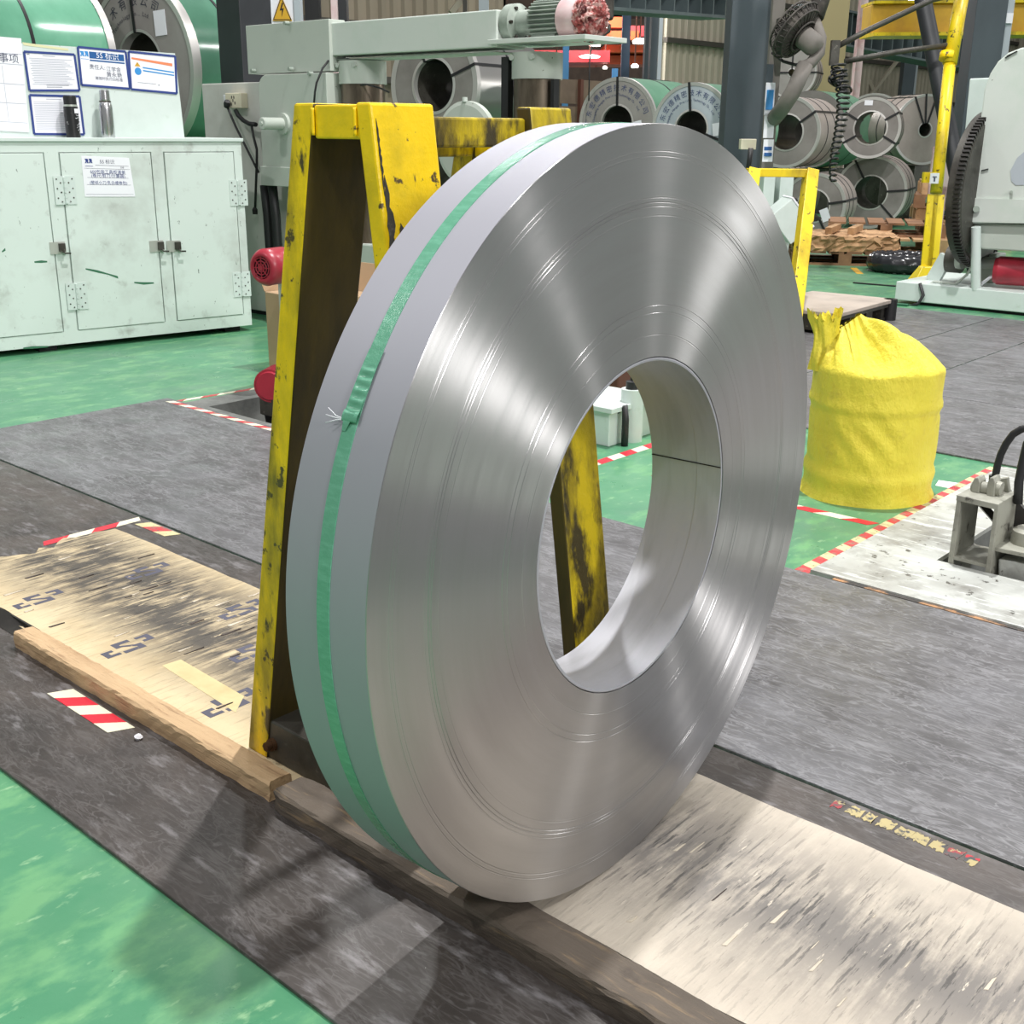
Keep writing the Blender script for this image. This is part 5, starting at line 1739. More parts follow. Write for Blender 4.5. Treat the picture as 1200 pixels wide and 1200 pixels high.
fc = atd(938, 40, 9.0)
fan = thing('industrial_fan', 'sooty old industrial fan hanging on a bent pipe beside the sign pole', 'fan', (fc.x, fc.y, GF))
fax = (-(CAM_C - fc)).normalized() * .5 + X3 * -.7 + Vector((0, 0, .5))
fax.normalize()
a_, u_, v_ = MB.frame(fax)
mb = MB()
for rr, h in ((.20, 0), (.235, .05), (.20, .12), (.12, .15), (.12, -.03)):
    mb.tube([fc + fax * h + (u_ * math.cos(t * PI / 16) + v_ * math.sin(t * PI / 16)) * rr for t in range(32)], .008, 6, closed=True)
for t in range(28):
    d = u_ * math.cos(t * PI / 14) + v_ * math.sin(t * PI / 14)
    mb.tube([fc + d * .04 + fax * -.03, fc + d * .20, fc + d * .235 + fax * .05, fc + d * .20 + fax * .12, fc + d * .04 + fax * .15], .004, 5)
mb.build('cage', M_FANDARK, fan)
mb = MB()
for t in range(3):
    d = u_ * math.cos(t * PI / 1.5) + v_ * math.sin(t * PI / 1.5)
    e = fax.cross(d)
    mb.grid(lambda u, v: fc + d * (.03 + .16 * v) + e * ((u - .5) * (.06 + .16 * v)) + fax * (.05 + .05 * (u - .5)), 4, 6)
mb.build('blades', M_FANDARK, fan)
MB().lathe([(.07, -.02), (.19, .0), (.215, .05), (.19, .055), (.06, .0)], fc, fax, 32).build('shroud', M_FANDARK, fan)
MB().lathe([(0, -.20), (.06, -.19), (.085, -.15), (.085, -.03), (.05, .0), (.05, .06), (0, .08)], fc, fax, 24, sharp=False).build('motor_housing', M_FANG, fan)
# bent carrier pipe under it
P_ = [atd(953, 20, 9.0), atd(962, 45, 9.0), atd(960, 62, 9.0), atd(950, 74, 9.0), atd(942, 78, 9.0)]
MB().tube([P_[0].lerp(P_[1], .0), P_[1], P_[2], P_[3], P_[4]], .045, 12).build('bent_arm', M_FANG, fan)
MB().tube([atd(944, 76, 9.0), atd(929, 108, 9.0), atd(916, 128, 9.15), atd(906, 140, 9.6)], .062, 14).build('carrier_pipe', M_FANG, fan)
MB().tube([atd(905, 62, 9.3), atd(918, 72, 9.2), atd(932, 76, 9.1), atd(942, 74, 9.0)], .012, 8).build('cable', M_CABLE, fan)
MB().tube([atd(968, -40, 9.0), atd(965, -10, 9.0), atd(955, 20, 9.0)], .07, 12).build('upper_pipe', M_FANDARK, fan)
MB().obox(atd(918, 35, 9.3), X3, Y3, az, .10, .14, .18).build('clamp_box', M_FANDARK, fan, bevel=0.01)

# ------------------------------------------------------------------ yellow gate frame and operator box
gf = fl(934, 398, GF)
gd = 7.35
gate = thing('barrier_frame', 'narrow yellow tube barrier frame right behind the big coil', 'barrier', (gf.x, gf.y, GF))


def D(px, py, d):
    return atd(px, py, d)


gr_t, gl_t = D(950, 203, gd), D(882, 202, gd)
gr_b = D(927, 400, gd - .15)
gr_b = CAM_C + (gr_b - CAM_C) * ((0.0 - CAM_C.z) / (gr_b.z - CAM_C.z))
gl_b = Vector((gr_b.x + (gl_t.x - gr_t.x), gr_b.y + (gl_t.y - gr_t.y), 0.0))
MB().bar(gr_b, gr_t, .075, .11, up=Y3).build('upright', M_YEL_BR, gate, bevel=0.004)
MB().bar(gl_b, gl_t, .075, .11, up=Y3).build('upright', M_YEL_BR, gate, bevel=0.004)
MB().bar(gl_t - X3 * .035, gr_t + X3 * .035, .09, .05, up=(0, 0, 1)).build('top_bar', M_YEL_BR, gate, bevel=0.004)
MB().bar(gl_b + Vector((0, 0, .25)), gr_b + Vector((0, 0, .25)), .05, .05).build('lower_bar', M_YEL_BR, gate, bevel=0.003)

oc = D(922, 258, 8.3)
op = thing('operator_box', 'tilted pale operator box with buttons on a post, seen inside the yellow barrier frame', 'control box', (oc.x, oc.y, GF))
tl_ = (X3 * .80 - az * .95).normalized()
nb = (X3 * .95 + az * .80).normalized()
MB().obox(oc, tl_, Y3, nb, .25, .30, .19).build('housing', M_PALE, op, bevel=0.005)
fp_ = oc + nb * .10 + Y3 * 0
pl_ = MB().obox(oc + nb * .100, tl_, Y3, nb, .26, .31, .012).build('button_panel', M_PAPER, op, bevel=0.002)
mb = MB()
for i in range(4):
    for j in range(3):
        q = oc + nb * .106 + tl_ * (-.09 + .055 * i) + Y3 * (-.09 + .08 * j)
        mb.cyl(q, q + nb * .02, .013, n=10, mi=(i + j) % 2)
mb.build('buttons', [M_GAP, M_REDMOTOR], pl_)
MB().bar((oc.x - .04, oc.y, GF), (oc.x - .04, oc.y, oc.z - .08), .10, .10, up=Y3).build('post', M_PALE, op)
MB().obox((oc.x - .04, oc.y, .008), X3, Y3, az, .25, .25, .03).build('foot_plate', M_PALE, op)
cp = D(897, 232, 8.75)
solo(MB().obox(Vector((cp.x, cp.y, (cp.z + .17) / 2)), X3, Y3, az, .085, .2, cp.z + .17).obox(Vector((cp.x, cp.y, (cp.z + .17) / 2)) + X3 * .13, X3, Y3, az, .10, .2, cp.z + .17).obox(Vector((cp.x, cp.y, .2)) + X3 * .06, X3, Y3, az, .24, .22, .4),
     'white_post_pair', M_PALE, 'pair of pale stained posts standing behind the operator box', 'posts', (cp.x, cp.y, GF), bevel=0.004)

# ------------------------------------------------------------------ yellow jib pole with the coiled cable
yb = fl(1083, 329, GF)
jib = thing('jib_pole', 'tall yellow pole with a flared foot and thin jib rods carrying a coiled cable', 'pole', (yb.x, yb.y, GF))
yd = (Vector((yb.x, yb.y, yb.z)) - CAM_C).dot(-(CAM_R @ Vector((0, 0, 1))))
dY = 9.9
tp, mp_ = D(1130, -20, dY), D(1113, 75, dY)
lo_ = D(1097, 226, dY)
MB().tube([lo_.lerp(mp_, .0), lo_.lerp(mp_, .5), mp_], .050, 16).build('lower_tube', M_YEL_BR, jib)
MB().tube([mp_, tp], .060, 16).build('upper_tube', M_YEL_BR, jib)
MB().tube([D(1111, 62, dY), D(1109.5, 70, dY)], .068, 16).build('joint_sleeve', M_YEL, jib)
ft0 = D(1084, 322, dY)
ft0.z = GF
mb = MB()
for s in (-1, 1):
    mb.bar(ft0 + X3 * s * .026 + X3 * .03, D(1097, 228, dY) + X3 * s * .026, .018, .09, up=X3)
mb.build('lower_channel', M_YEL_BR, jib)
MB().bar(ft0 + Y3 * .02 + X3 * .03, D(1097, 228, dY) + Y3 * .02, .05, .02, up=Y3).build('channel_web', M_COLUMN_L, jib)
MB().hexa([ft0 + X3 * -.12 + Y3 * -.1, ft0 + X3 * .12 + Y3 * -.1, ft0 + X3 * .12 + Y3 * .1, ft0 + X3 * -.12 + Y3 * .1],
          [ft0 + X3 * -.045 + Y3 * -.03 + az * .13, ft0 + X3 * .065 + Y3 * -.03 + az * .13, ft0 + X3 * .065 + Y3 * .05 + az * .13, ft0 + X3 * -.045 + Y3 * .05 + az * .13]).build('flared_foot', M_YEL_BR, jib, bevel=0.01)
a = D(1089, 208, dY - .06)
tagp = MB().obox(a, X3, Y3, az, .11, .05, .085).build('tag_bracket', M_YEL_BR, jib)
a = D(1095, 209, dY - .12)
MB().obox(a, X3, Y3, az, .075, .006, .085).build('white_tag', M_PAPER, tagp)
MB().obox(a - Y3 * .005 + az * .012, X3, Y3, az, .035, .003, .008).obox(a - Y3 * .005 - az * .01, X3, Y3, az, .012, .003, .03).build('tag_marks', M_INK, tagp)
mb = MB()
mb.tube([D(1140, -12, dY), D(1092, 0, dY), D(1020, 34, dY), D(982, 54, dY)], .024, 10)
mb.build('jib_rod', M_DKSTEEL, jib)
MB().tube([D(1112, 53, dY), D(1050, 61, dY), D(990, 72, dY)], .024, 10).build('jib_rod', M_DKSTEEL, jib)
MB().obox(D(978, 62, dY), X3, Y3, az, .07, .06, .20).build('jib_end', M_DKSTEEL, jib)
pts = []
for k in range(220):
    t = k / 219
    cx = 982 + 6 * math.sin(t * 5)
    cy = 74 + (140 * t)
    wob = (9 - 5.5 * t) * math.sin(k * .62)
    pts.append(D(cx + wob, cy + 2 * math.cos(k * .62), dY - .05 + .06 * math.cos(k * .62)))
MB().tube(pts, .009, 6).build('coiled_cable', M_CABLE, jib)
mb = MB()
rnd = random.Random(4)
for k in range(7):
    cx, cy = 984 + rnd.uniform(-6, 8), 84 + k * 3.4
    mb.tube([D(cx + (7 + k % 3) * math.cos(t * PI / 6 + k), cy + 5 * math.sin(t * PI / 6), dY + .05 * math.sin(t)) for t in range(12)], .010, 6, closed=True)
mb.build('cable_bundle', M_CABLE, jib)
a, b = D(1082, 2, 10.6), D(1122, 205, 10.6)
bb = CAM_C + (D(1135, 300, 10.6) - CAM_C)
solo(MB().tube([D(1076, -30, 10.6), a, b, D(1146, 330, 10.6)], .075, 14), 'brace_pipe', M_COLUMN_D, 'dark slanting brace pipe behind the yellow pole', 'pipe', (b.x, b.y, GF))
a = D(1108, 200, 11.3)
solo(MB().obox(a, (X3 * .93 + az * .2), Y3, az, .30, .03, .50).obox(Vector((a.x, a.y, (a.z - .2) / 2)), X3, Y3, az, .06, .03, a.z - .1), 'white_screen', M_PINK, 'pale pinkish screen panel behind the yellow pole', 'panel', (a.x, a.y, GF))

# ------------------------------------------------------------------ pale machine at the right edge
MY = 7.0
W = lambda x, y, d=0.0: ony(x, y, MY + d)
ma = thing('uncoiler_machine', 'pale green uncoiler machine with a rounded guard at the right edge', 'machine', (W(1240, 350).x, MY + .4, GF))
a, b = W(1050, 333), W(1345, 333)
MB().box(a.x, b.x, MY, MY + .9, .015, .150).build('base_frame', M_PALE, ma, bevel=0.006)
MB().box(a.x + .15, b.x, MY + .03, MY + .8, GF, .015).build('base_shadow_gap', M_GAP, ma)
G0 = [(1134, 262), (1133, 250), (1134, 232), (1144, 165), (1150, 130), (1153, 105), (1160, 86), (1169, 72), (1181, 62), (1196, 56), (1215, 53), (1290, 53), (1290, 262)]
mb = MB().prism([W(x, y) for x, y in G0], (0, .55, 0))
mb.build('guard_hood', M_MACHL, ma, bevel=0.012)
mb = MB().prism([W(x, y, -.012) for x, y in [(1134, 260), (1134, 232), (1290, 236), (1290, 264)]], (0, .012, 0))
mb.build('lower_skirt', M_MACHL, ma)
mb = MB()
mb.cyl(W(1144, 245, -.03), W(1144, 245, -.01), .022, n=14)
mb.cyl(W(1185, 225, -.03), W(1185, 225, -.0), .010, n=10)
mb.build('skirt_bolts', M_MOTORG, ma)
MB().prism([W(x, y, .03) for x, y in [(1136, 262), (1290, 264), (1290, 300), (1150, 292), (1136, 275)]], (0, .48, 0)).build('belly', M_MACH, ma, bevel=0.01)
pm = MB().prism([W(x, y, -.004) for x, y in [(1184, 200), (1192, 185), (1200, 178), (1225, 176), (1225, 216), (1190, 217), (1185, 212)]], (0, .004, 0))
pm.build('bare_patch', M_COLUMN_L, ma, label='bare grey patch where paint was touched up')
mb = MB()
for pts in (((1150, 200), (1158, 198)), ((1178, 68), (1186, 63)), ((1180, 66), (1192, 60))):
    p0, p1 = W(*pts[0], -.006), W(*pts[1], -.006)
    mb.bar(p0, p1, .006, .012, up=(0, 1, 0))
mb.build('paint_chips', M_GAP, ma)
MB().prism([W(x, y, .62) for x, y in [(1136, 92), (1160, 91), (1170, 160), (1128, 180)]], (0, .08, 0)).build('rear_panel', M_PALE, ma, bevel=0.01)
MB().hexa([W(1133, 135, .2), W(1149, 118, .2), W(1149, 118, .5), W(1133, 135, .5)], [W(1133, 131, .2), W(1150, 112, .2), W(1150, 112, .5), W(1133, 131, .5)]).build('hinged_flap', M_PALE, ma)
# big dark disc with a toothed rim
dc = W(1149, 222, .25)
mb = MB()
Rd = .53
mb.lathe([(0, -.03), (Rd, -.03), (Rd, .05), (Rd - .03, .07), (0, .07)], dc, (1, 0, 0), 72)
disc = mb.build('brake_disc', M_DKSTEEL, ma, label='big dark disc seen nearly edge on')
mb = MB()
for k in range(110):
    t = 2 * PI * k / 110
    d = Vector((0, math.cos(t), math.sin(t)))
    mb.obox(dc + d * (Rd + .004) + Vector((.045, 0, 0)), d, (1, 0, 0), d.cross(Vector((1, 0, 0))), .03, .05, .014)
mb.build('teeth', M_GREASE, disc)
MB().cyl(W(1136, 262, -.03).lerp(W(1136, 262, -.03), 0) + Vector((.05, 0, -.02)), Vector((W(1141, 330, -.03).x, MY - .03 + .06, .14)), .034, n=14).build('support_leg', M_PALE, ma)
MB().tube([W(1125, 307, .3), W(1160, 308, .3), W(1300, 318, .3)], .042, 14).build('cross_shaft', M_MACH, ma)
MB().lathe([(0, 0), (.10, 0), (.10, .10), (0, .10)], W(1112, 303, .3), (1, 0, 0), 28).build('bearing_wheel', M_DKSTEEL, ma)
MB().lathe([(0, 0), (.075, 0), (.075, .04), (0, .04)], W(1123, 303, .25), (1, 0, 0), 24).build('wheel_hub', M_MACH, ma)
MB().bar((W(1104, 300, .3).x - .05, MY + .3, .14), W(1110, 300, .3), .10, .05, up=(0, 1, 0)).build('bearing_bracket', M_PALE, ma)
MB().lathe([(0, -.14), (.085, -.14), (.10, -.11), (.10, .12), (.08, .14), (0, .14)], W(1190, 318, .2), (1, .2, 0), 28).build('drive_motor', M_REDMOTOR, ma)
MB().box(W(1143, 320, .4).x, W(1165, 320, .4).x, MY + .4, MY + .6, .14, .36).build('gear_housing', M_MACH, ma, bevel=0.01)
MB().tube([W(1085, 335, .1), W(1095, 330, .1), W(1120, 333, .1), W(1133, 322, .1), W(1140, 310, .1), W(1146, 290, .1), W(1148, 278, .1)], .010, 8).build('air_hose', M_MACH, ma)
MB().tube([W(1078, 332, -.01), W(1082, 346, -.02), W(1076, 356, -.05), W(1062, 360, -.06)], .012, 8).build('air_hose', M_CABLE, ma)
MB().tube([W(1150, 333, .15), W(1160, 325, .15), W(1172, 322, .15)], .012, 8).build('air_hose', M_PAPER, ma)


# ------------------------------------------------------------------ pallets
def pallet(label, px, py, rz, lx, ly, m, h=.13, z=GF, group='wooden pallets'):
    c = fl(px, py, GF) if z == GF else None
    t = thing('wooden_pallet', label, 'pallet', (c.x, c.y, z) if c else px, rz, group)
    n = 6
    for k in range(n):
        x = -lx / 2 + lx * (k + .5) / n
        MB().box(x - lx / n * .42, x + lx / n * .42, -ly / 2, ly / 2, h - .022 + random.uniform(-.003, .003), h).build('deck_board', m, t, local=True)
    for y in (-ly / 2 + .05, 0, ly / 2 - .05):
        for x in (-lx / 2 + .06, 0, lx / 2 - .06):
            MB().box(x - .06, x + .06, y - .05, y + .05, .018, h - .022).build('block', m, t, local=True)
        MB().box(-lx / 2, lx / 2, y - .05, y + .05, 0, .018).build('bottom_board', m, t, local=True)
    return t


pa = pallet('wooden pallet on the green floor carrying a rough slab bundle, behind the barrier', 985, 306, .55, 1.0, .85, M_PALLET_D)
pl = WM[pa.name].translation
t = thing('chipboard_bundle', 'pale crumbly slab bundle with two billets lying on a pallet', 'bundle', (pl.x, pl.y, pl.z + .13), .55)
mb = MB()
rnd = random.Random(11)
mb.grid(lambda u, v: ((u - .5) * .98 + rnd.uniform(-.02, .02), -.42 + rnd.uniform(-.02, .015), .0 + .14 * v), 26, 5, smooth=False)
mb.grid(lambda u, v: ((u - .5) * .98 + rnd.uniform(-.015, .015), -.42 + .84 * v, .14 + rnd.uniform(-.012, .012)), 26, 12, smooth=False)
mb.grid(lambda u, v: (-.49 + rnd.uniform(-.015, .015), .42 - .84 * u, .14 * v), 18, 5, smooth=False)
mb.grid(lambda u, v: (.49 + rnd.uniform(-.015, .015), -.42 + .84 * u, .14 * v), 18, 5, smooth=False)
mb.grid(lambda u, v: (.49 - .98 * u, .42, .14 * v), 18, 2, smooth=False)
mb.build('slab', M_PALLET, t, local=True)
for x, rz_ in ((-.16, .5), (.05, .8)):
    MB().bar((x, -.2, .175), (x + .12, .15, .19), .06, .06).build('billet', M_PALLET, t, local=True)
p1 = pallet('pale wooden pallet lying behind the slab bundle', 1040, 294, .50, 1.2, .8, M_PALLET, h=.16)
q1 = WM[p1.name].translation
p2 = pallet('flat wooden pallet stacked on the pale one below the dark coil', (q1.x - .1, q1.y + .15, q1.z + .161), None, .46, 1.4, 1.0, M_PALLET_D) if False else None
t0 = thing('wooden_pallet', 'weathered wooden pallet stacked on the pale one below the dark coil', 'pallet', (q1.x - .15, q1.y + .2, q1.z + .162), .47, 'wooden pallets')


def pallet_parts(t, lx, ly, m, h=.14):
    n = 6
    for k in range(n):
        x = -lx / 2 + lx * (k + .5) / n
        MB().box(x - lx / n * .42, x + lx / n * .42, -ly / 2, ly / 2, h - .022, h).build('deck_board', m, t, local=True)
    for y in (-ly / 2 + .05, 0, ly / 2 - .05):
        for x in (-lx / 2 + .06, 0, lx / 2 - .06):
            MB().box(x - .06, x + .06, y - .05, y + .05, .018, h - .022).build('block', m, t, local=True)
        MB().box(-lx / 2, lx / 2, y - .05, y + .05, 0, .018).build('bottom_board', m, t, local=True)


pallet_parts(t0, 1.2, .8, M_PALLET_D)
s0 = fl(1110, 290, GF)
words_ = ['lowest', 'second', 'third', 'fourth', 'topmost']
for k in range(5):
    t = thing('wooden_pallet', '%s brown wooden pallet of the tall stack behind the yellow pole' % words_[k], 'pallet', (s0.x + random.uniform(-.05, .05), s0.y + .3 + random.uniform(-.05, .05), GF + k * .142), .45 + random.uniform(-.06, .06), 'pallet stack behind the yellow pole')
    pallet_parts(t, 1.0, .8, M_PALLET_D if k % 2 else M_PALLET)

# small skid behind the bag, wrapped dark ring on the green floor
c = fl(996, 385, 0)
sk = thing('low_skid', 'low dark skid with a beige board top behind the yellow bag', 'skid', (c.x - .12, c.y + .1, 0), .05)
MB().box(-.42, .18, -.45, .45, .115, .14).build('board_top', mat('beige_board', rgb(176, 164, 152), 0.7, layers=[(4, .45, .7, rgb(150, 140, 130))]), sk, local=True, bevel=0.004)
for y in (-.40, -.13, .13, .38):
    MB().box(-.38, .14, y - .05, y + .05, .02, .115).build('bearer', M_DKSTEEL, sk, local=True)
for x in (-.36, .12):
    MB().box(x - .03, x + .03, -.44, .44, 0, .02).build('runner', M_DKSTEEL, sk, local=True)
MB().box(.141, .165, -.46, .46, .09, .135).build('edge_angle', M_DKSTEEL, sk, local=True)
MB().cyl((.16, .42, .0), (.16, .42, .14), .045, n=16).build('roller_end', M_BLACK, sk, local=True)
c = fl(1056, 318, GF)
rt = thing('wrapped_ring', 'ring shaped bundle wrapped in shiny black film on the green floor', 'bundle', (c.x, c.y, GF))
rnd = random.Random(6)


def torus_pt(u, v):
    a, b = 2 * PI * u, 2 * PI * v
    n = .004 * math.sin(17 * a + 3 * math.sin(b)) + .004 * math.sin(31 * a + 5 * b)
    r = .075 + n
    return ((.24 + r * math.cos(b)) * math.cos(a), (.24 + r * math.cos(b)) * math.sin(a), .085 + r * 1.1 * math.sin(b))


mb = MB()
mb.grid(torus_pt, 72, 16, closed_u=True)
mb.build('film_wrap', mat('shiny_black_film', rgb(42, 42, 46), 0.22), rt, local=True)
a, b = fl(1000, 314, GF), fl(1008, 321, GF)
solo(MB().bar(a, b, .06, .004), 'yellow_strip', M_TRI, 'yellow strip lying flat on the green floor before the slab pallet', 'scrap', a)
a, b = fl(1020, 316, GF), fl(1028, 318, GF)
solo(MB().bar(a, b, .08, .004), 'white_strip', M_PAPER, 'white strip lying flat on the green floor left of the black ring', 'scrap', a)
solo(MB().bar(fl(1000, 332, GF), fl(1050, 336, GF), .03, .02), 'floor_cable', M_CABLE, 'thin dark cable cover across the green floor before the machine', 'cable', fl(1020, 334, GF))
a, b = fl(942, 348, GF), fl(1064, 359, GF)
solo(MB().bar(a, b, .05, .03), 'green_kerb', mat('dark_green_kerb', rgb(36, 92, 66), .5), 'low dark green kerb along the far edge of the rubber sheets', 'kerb', (a + b) / 2)


# ------------------------------------------------------------------ hall walls, girders, crane
def corrugated(x, y0, y1, z0, z1, pitch=.25, d=.05):
    mb = MB()
    pts = []
    y = y0
    while y < y1 - 1e-6:
        for f, o in ((0, 0), (.35, 0), (.5, d), (.85, d)):
            pts.append((x + o, min(y1, y + pitch * f)))
        y += pitch
    pts.append((x, y1))
    for i in range(len(pts) - 1):
        (xa, ya), (xb, yb) = pts[i], pts[i + 1]
        mb.add([(xa, ya, z0), (xb, yb, z0), (xb, yb, z1), (xa, ya, z1)], [(0, 1, 2, 3)])
    return mb


WX = -14.0
WY2 = onx(774, 60, WX).y
WY1 = onx(590, 30, WX).y
wl = struct(corrugated(WX, -7.0, WY1, GF, 9.0), 'wall_left', M_CORR_D)
for z in (1.15, 1.95, 2.75, 3.6, 4.6):
    MB().box(WX + .06, WX + .16, -7, WY1, z - .05, z + .05).build('girt', M_GIRT, wl)
wl2 = struct(corrugated(WX, WY2, 40.0, GF, 9.0), 'wall_left', M_CORR)
for z in (1.15, 2.05, 3.0, 4.0):
    MB().box(WX + .06, WX + .16, WY2, 40, z - .05, z + .05).build('girt', M_GIRT, wl2)
wf = MB()
pts = []
x = WX
while x < 12:
    for f, o in ((0, 0), (.35, 0), (.5, .05), (.85, .05)):
        pts.append((x + .25 * f, 39.9 - o))
    x += .25
for i in range(len(pts) - 1):
    (xa, ya), (xb, yb) = pts[i], pts[i + 1]
    wf.add([(xa, ya, GF), (xb, yb, GF), (xb, yb, 9), (xa, ya, 9)], [(0, 1, 2, 3)])
wf_ = struct(wf, 'wall_back', M_CORR)
for z in (1.2, 2.2, 3.2):
    MB().box(WX, 12, 39.65, 39.8, z - .05, z + .05).build('girt', M_GIRT, wf_)
# the bay with the red roof beyond the gap in the left wall
bay = struct(MB().box(-30, WX - .02, 8, 8.2, GF, 9).box(-30.2, -30, 8, 60, GF, 9), 'wall_far', M_BROWN)


def colm(px, py, d, w_, dep, m, label, top=7.0, name='steel_column'):
    c = atd(px, py, d)
    return solo(MB().obox(Vector((c.x, c.y, top / 2)), X3, Y3, az, w_, dep, top), name, m, label, 'column', (c.x, c.y, GF))


ov = thing('red_bay_roof', 'low red sheet roof with orange slats of the bay beyond the gap', 'roof', (-20, 24, GF))
for i, (dpt, y0, y1, x0, x1, m) in enumerate(((24, 60, 76, 600, 712, M_REDHALL), (25, 22, 36, 690, 735, M_ORANGE), (24.5, 38, 50, 706, 745, M_ORANGE), (25, 54, 64, 706, 760, M_ORANGE), (24.6, 32, 46, 735, 765, M_REDHALL), (25.5, 66, 78, 700, 765, M_ORANGE), (26, 70, 78, 620, 700, M_ORANGE), (25, 4, 20, 655, 765, M_RUST), (26, 90, 96, 600, 662, M_ORANGE))):
    a, b = atd(x0, (y0 + y1) / 2, dpt), atd(x1, (y0 + y1) / 2, dpt)
    h = (y1 - y0) * dpt / F_PX
    MB().obox((a + b) / 2, b - a, Vector((-(b - a).y, (b - a).x, 0)), az, (b - a).length, 1.2, h * .8).build('roof_sheet' if m is M_REDHALL else 'slat', m, ov)
for i, (px, d) in enumerate(((667, 23), (724, 23), (735, 21))):
    pass
colm(663, 70, 22.5, .12, .12, M_BLUE, 'light blue column under the red roof, nearest the press motor', 3.0)
colm(721, 70, 22.5, .11, .11, M_BLUE, 'short light blue column just above the stencilled coil', 2.35)
colm(733, 60, 21.5, .15, .15, M_NAVY, 'navy blue column in the bay beyond the gap', 6.5)
colm(767, 55, 19.6, .16, .3, M_COLUMN, 'slate column at the right edge of the wall gap')
colm(760, 55, 20.2, .15, .3, M_COLUMN, 'slate column pair closing the wall gap at its right')
colm(773, 60, 19.2, .06, .1, M_COLUMN_L, 'pale grey trim post beside the gap column')
a, b = atd(640, 110, 17.5), atd(745, 110, 19.0)
bw = thing('slatted_partition', 'brown boarded partition in the wall gap behind the stencilled coils', 'partition', ((a + b) / 2).to_2d().to_3d())
dr = (b - a); dr.z = 0; Ln = dr.length; dr.normalize(); nr = Vector((-dr.y, dr.x, 0))
a0_ = Vector((a.x, a.y, 0))
H0 = 1.95
for k in range(5):
    z = GF + .02 + k * (H0 / 5)
    for s in range(3):
        MB().obox(a0_ + dr * (Ln * (s + .5) / 3) + Vector((0, 0, z + H0 / 10)), dr, nr, az, Ln / 3 - .03, .06, H0 / 5 - .04).build('board', M_BROWN, bw)
for s in range(4):
    MB().obox(a0_ + dr * (Ln * s / 3) + Vector((0, 0, H0 / 2)) - nr * .06, dr, nr, az, .07, .06, H0).build('post', M_RUST, bw)
LAMPL = ['bright lamp close beside the red wrapped motor, upper left of a pair', 'bright lamp right of the hook, upper right of a pair', 'large bright lamp just above the motor platform corner', 'long lamp strip beside the navy column', 'long flat lamp strip on the red roof sheet', 'small lamp left of the light blue stub column', 'small lamp right of the navy column foot', 'small pale lamp left under the motor platform', 'wide pale lamp under the motor platform']
for li, (px, py, d, sx, sz) in enumerate(((692, 37, 22, .15, .12), (710, 34, 22.5, .13, .12), (697, 51, 23.5, .25, .10), (750, 48, 21, .28, .09), (691, 66, 23, .42, .05), (709, 79, 24, .1, .06), (744, 77, 22, .14, .07), (624, 81, 22, .14, .07), (652, 82, 22, .18, .07))):
    p = atd(px, py, d)
    t = thing('hall_lamp', LAMPL[li], 'lamp', p, 0.7, 'lamps glowing in the red bay')
    MB().lathe([(0, 0), (sx / 2 * .9, 0), (sx / 2, sz * .5), (sx / 2 * .5, sz), (0, sz)], (0, 0, -sz / 2), (0, 0, 1), 20).build('bulb_glass', M_LAMP, t, local=True)
    MB().cyl((0, 0, sz * .5), (0, 0, sz * .5 + 1.2), .015, n=8).build('stem', M_RUST, t, local=True)
lamp('red_bay_lamp', atd(690, 10, 22.5) + Vector((0, 0, 1.5)), 500, 1.0, target=tuple(atd(690, 90, 23.0)))

# hook block and dark crane parts hanging near the top middle
hp = atd(702, 20, 12.4)
hk = thing('crane_hook', 'dark crane hook block hanging at the top of the picture', 'hook', hp)
MB().obox(hp + az * .10, X3, Y3, az, .30, .20, .26).build('block', M_FANDARK, hk, bevel=0.02)
MB().obox(hp + az * .8, X3, Y3, az, .55, .3, .8).build('trolley', M_FANDARK, hk, bevel=0.03)
MB().tube([hp - az * .02, hp - az * .12, hp + X3 * .05 - az * .18, hp + X3 * .11 - az * .14, hp + X3 * .11 - az * .07], .022, 10).build('hook', M_DKSTEEL, hk)
for s in (-.05, .05):
    MB().tube([hp + X3 * s + az * .2, hp + X3 * s + az * 1.0], .012, 8).build('rope', M_CABLE, hk)
MB().tube([hp - X3 * .02, atd(691, 70, 12.4), atd(690, 118, 12.4)], .008, 6).build('chain', M_CABLE, hk)


def girder(name, label, p0, p1, h, wd, m, stiff=14):
    p0, p1 = Vector(p0), Vector(p1)
    t = thing(name, label, 'girder', (p0 + p1) / 2)
    d = (p1 - p0).normalized()
    s = Vector((-d.y, d.x, 0)).normalized()
    MB().bar(p0, p1, .03, h).build('web', m, t)
    for sg in (-1, 1):
        MB().bar(p0 + az * sg * h / 2, p1 + az * sg * h / 2, wd, .04).build('flange', m, t)
    for k in range(stiff):
        q = p0.lerp(p1, (k + .5) / stiff)
        MB().obox(q, s, d, az, wd * .9, .03, h).build('stiffener', m, t)
    return t


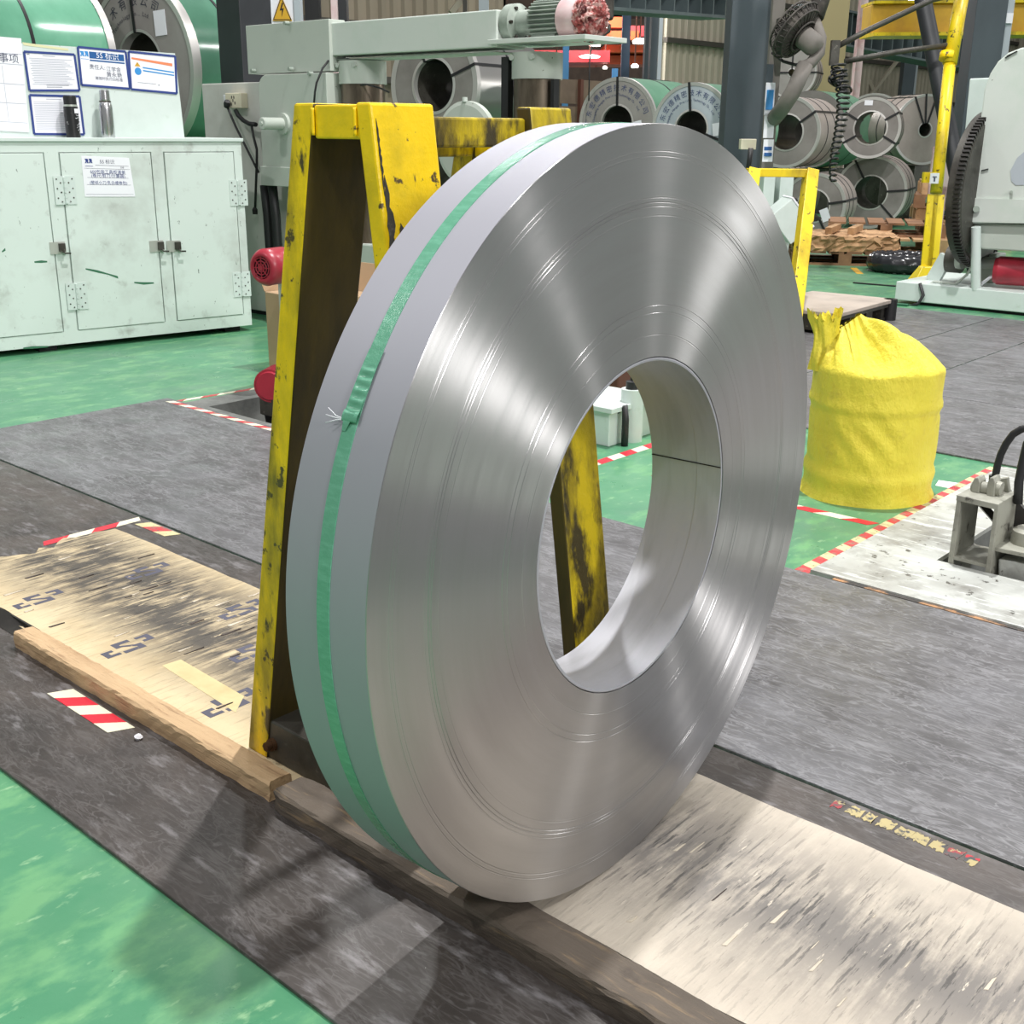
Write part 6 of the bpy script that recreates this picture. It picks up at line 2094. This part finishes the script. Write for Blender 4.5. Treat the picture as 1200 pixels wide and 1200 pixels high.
girder('runway_girder', 'slate runway girder with stiffeners across the top, right of the hook', atd(690, -8, 13.5), atd(840, 6, 16.4), .34, .5, M_GIRDER, 9)
girder('runway_girder', 'blue grey runway girder with stiffeners behind the jib rods', atd(940, 26, 22.5), atd(1128, 64, 25.5), .62, .6, M_GIRDER, 16)
t = thing('overhead_crane', 'yellow box girder of an overhead crane at upper right', 'crane', atd(1110, 26, 18.0))
a, b = atd(1015, 24, 18), atd(1300, 22, 18)
MB().bar(a, b, .5, .42).build('box_girder', M_CRANE, t, bevel=0.02)
MB().bar(a + az * -.23 - Y3 * .1, b + az * -.23 - Y3 * .1, .75, .05).build('lower_flange', M_YEL_BR, t)
MB().bar(a + az * .23, b + az * .23, .7, .04).build('upper_flange', M_YEL_BR, t)
mb = MB()
for z in (.62, .95):
    mb.tube([a + az * z - Y3 * .4, b + az * z - Y3 * .4], .02, 8)
for k in range(9):
    q = a.lerp(b, k / 8) - Y3 * .4
    mb.tube([q + az * .25, q + az * .95], .02, 8)
mb.build('hand_rail', M_RUST, t)
p = atd(1072, 2, 21)
tl2 = thing('hall_lamp', 'small white lamp hanging above the yellow crane girder', 'lamp', p)
MB().lathe([(0, 0), (.12, 0), (.12, .1), (.05, .16), (0, .16)], (0, 0, 0), n=18).build('bulb_glass', M_LAMP, tl2, local=True)
MB().cyl((0, 0, .16), (0, 0, .8), .02, n=8).build('stem', M_CABLE, tl2, local=True)

colR = atd(1150, 60, 14.8)
solo(MB().obox(Vector((colR.x, colR.y, 3.5)), X3, Y3, az, .39, .36, 7.0), 'steel_column', M_COLUMN, 'broad slate steel column between the yellow pole and the pale machine', 'column', (colR.x, colR.y, GF), bevel=0.005)
c2 = atd(1172, 45, 15.0)
solo(MB().obox(Vector((c2.x, c2.y, 3.5)), X3, Y3, az, .14, .3, 7.0).obox(Vector((c2.x + .01, c2.y, 2.60)), X3, Y3, az, .10, .36, .12, 1), 'steel_column', [M_COLUMN_L, M_PAPER], 'narrow grey steel column right of the broad slate one', 'column', (c2.x, c2.y, GF))
colm(970, 80, 21.6, .50, .4, M_BEIGE, 'beige column behind the stacked coils under the fan', 5.0)
colm(1005, 75, 22.2, .13, .2, M_PINK, 'thin pale pipe column right of the coiled cable', 6.0)
colm(1062, 100, 29.5, .30, .3, M_COLUMN, 'distant slate column behind the back of the stack', 6.0)
colm(1070, 100, 30.0, .12, .1, M_COLUMN_L, 'distant pale trim post beside the slate column', 6.0)
colm(367, 15, 13.5, .16, .2, M_GAP, 'black column behind the upper drive cover', 6.0)
colm(392, 12, 13.2, .07, .07, M_PINK, 'pale pinkish pipe rising behind the press beam', 6.0)
colm(401, 12, 13.8, .13, .2, M_COLUMN_D, 'dark column next to the pale pipe behind the press beam', 6.0)
colm(567, 12, 16.5, .14, .2, M_COLUMN_L, 'light grey column behind the press near the motor', 6.0)
colm(545, 12, 17.0, .06, .1, M_GIRT, 'thin brown post behind the press beam', 6.0)
# slanting braces on the far walls
for i, (x0, y0, x1, y1, d, lab) in enumerate(((528, 15, 545, -5, 17, 'thin pale brace on the wall above the press beam'), (1020, 112, 1060, 60, 31, 'pale slanting brace on the far wall right of the thin pipe column'), (1008, 70, 1030, 118, 31, 'second pale slanting brace on the far wall'))):
    a, b = atd(x0, y0, d), atd(x1, y1, d)
    solo(MB().bar(a, b, .08, .08), 'wall_brace', M_CORR, lab, 'brace', (a + b) / 2)
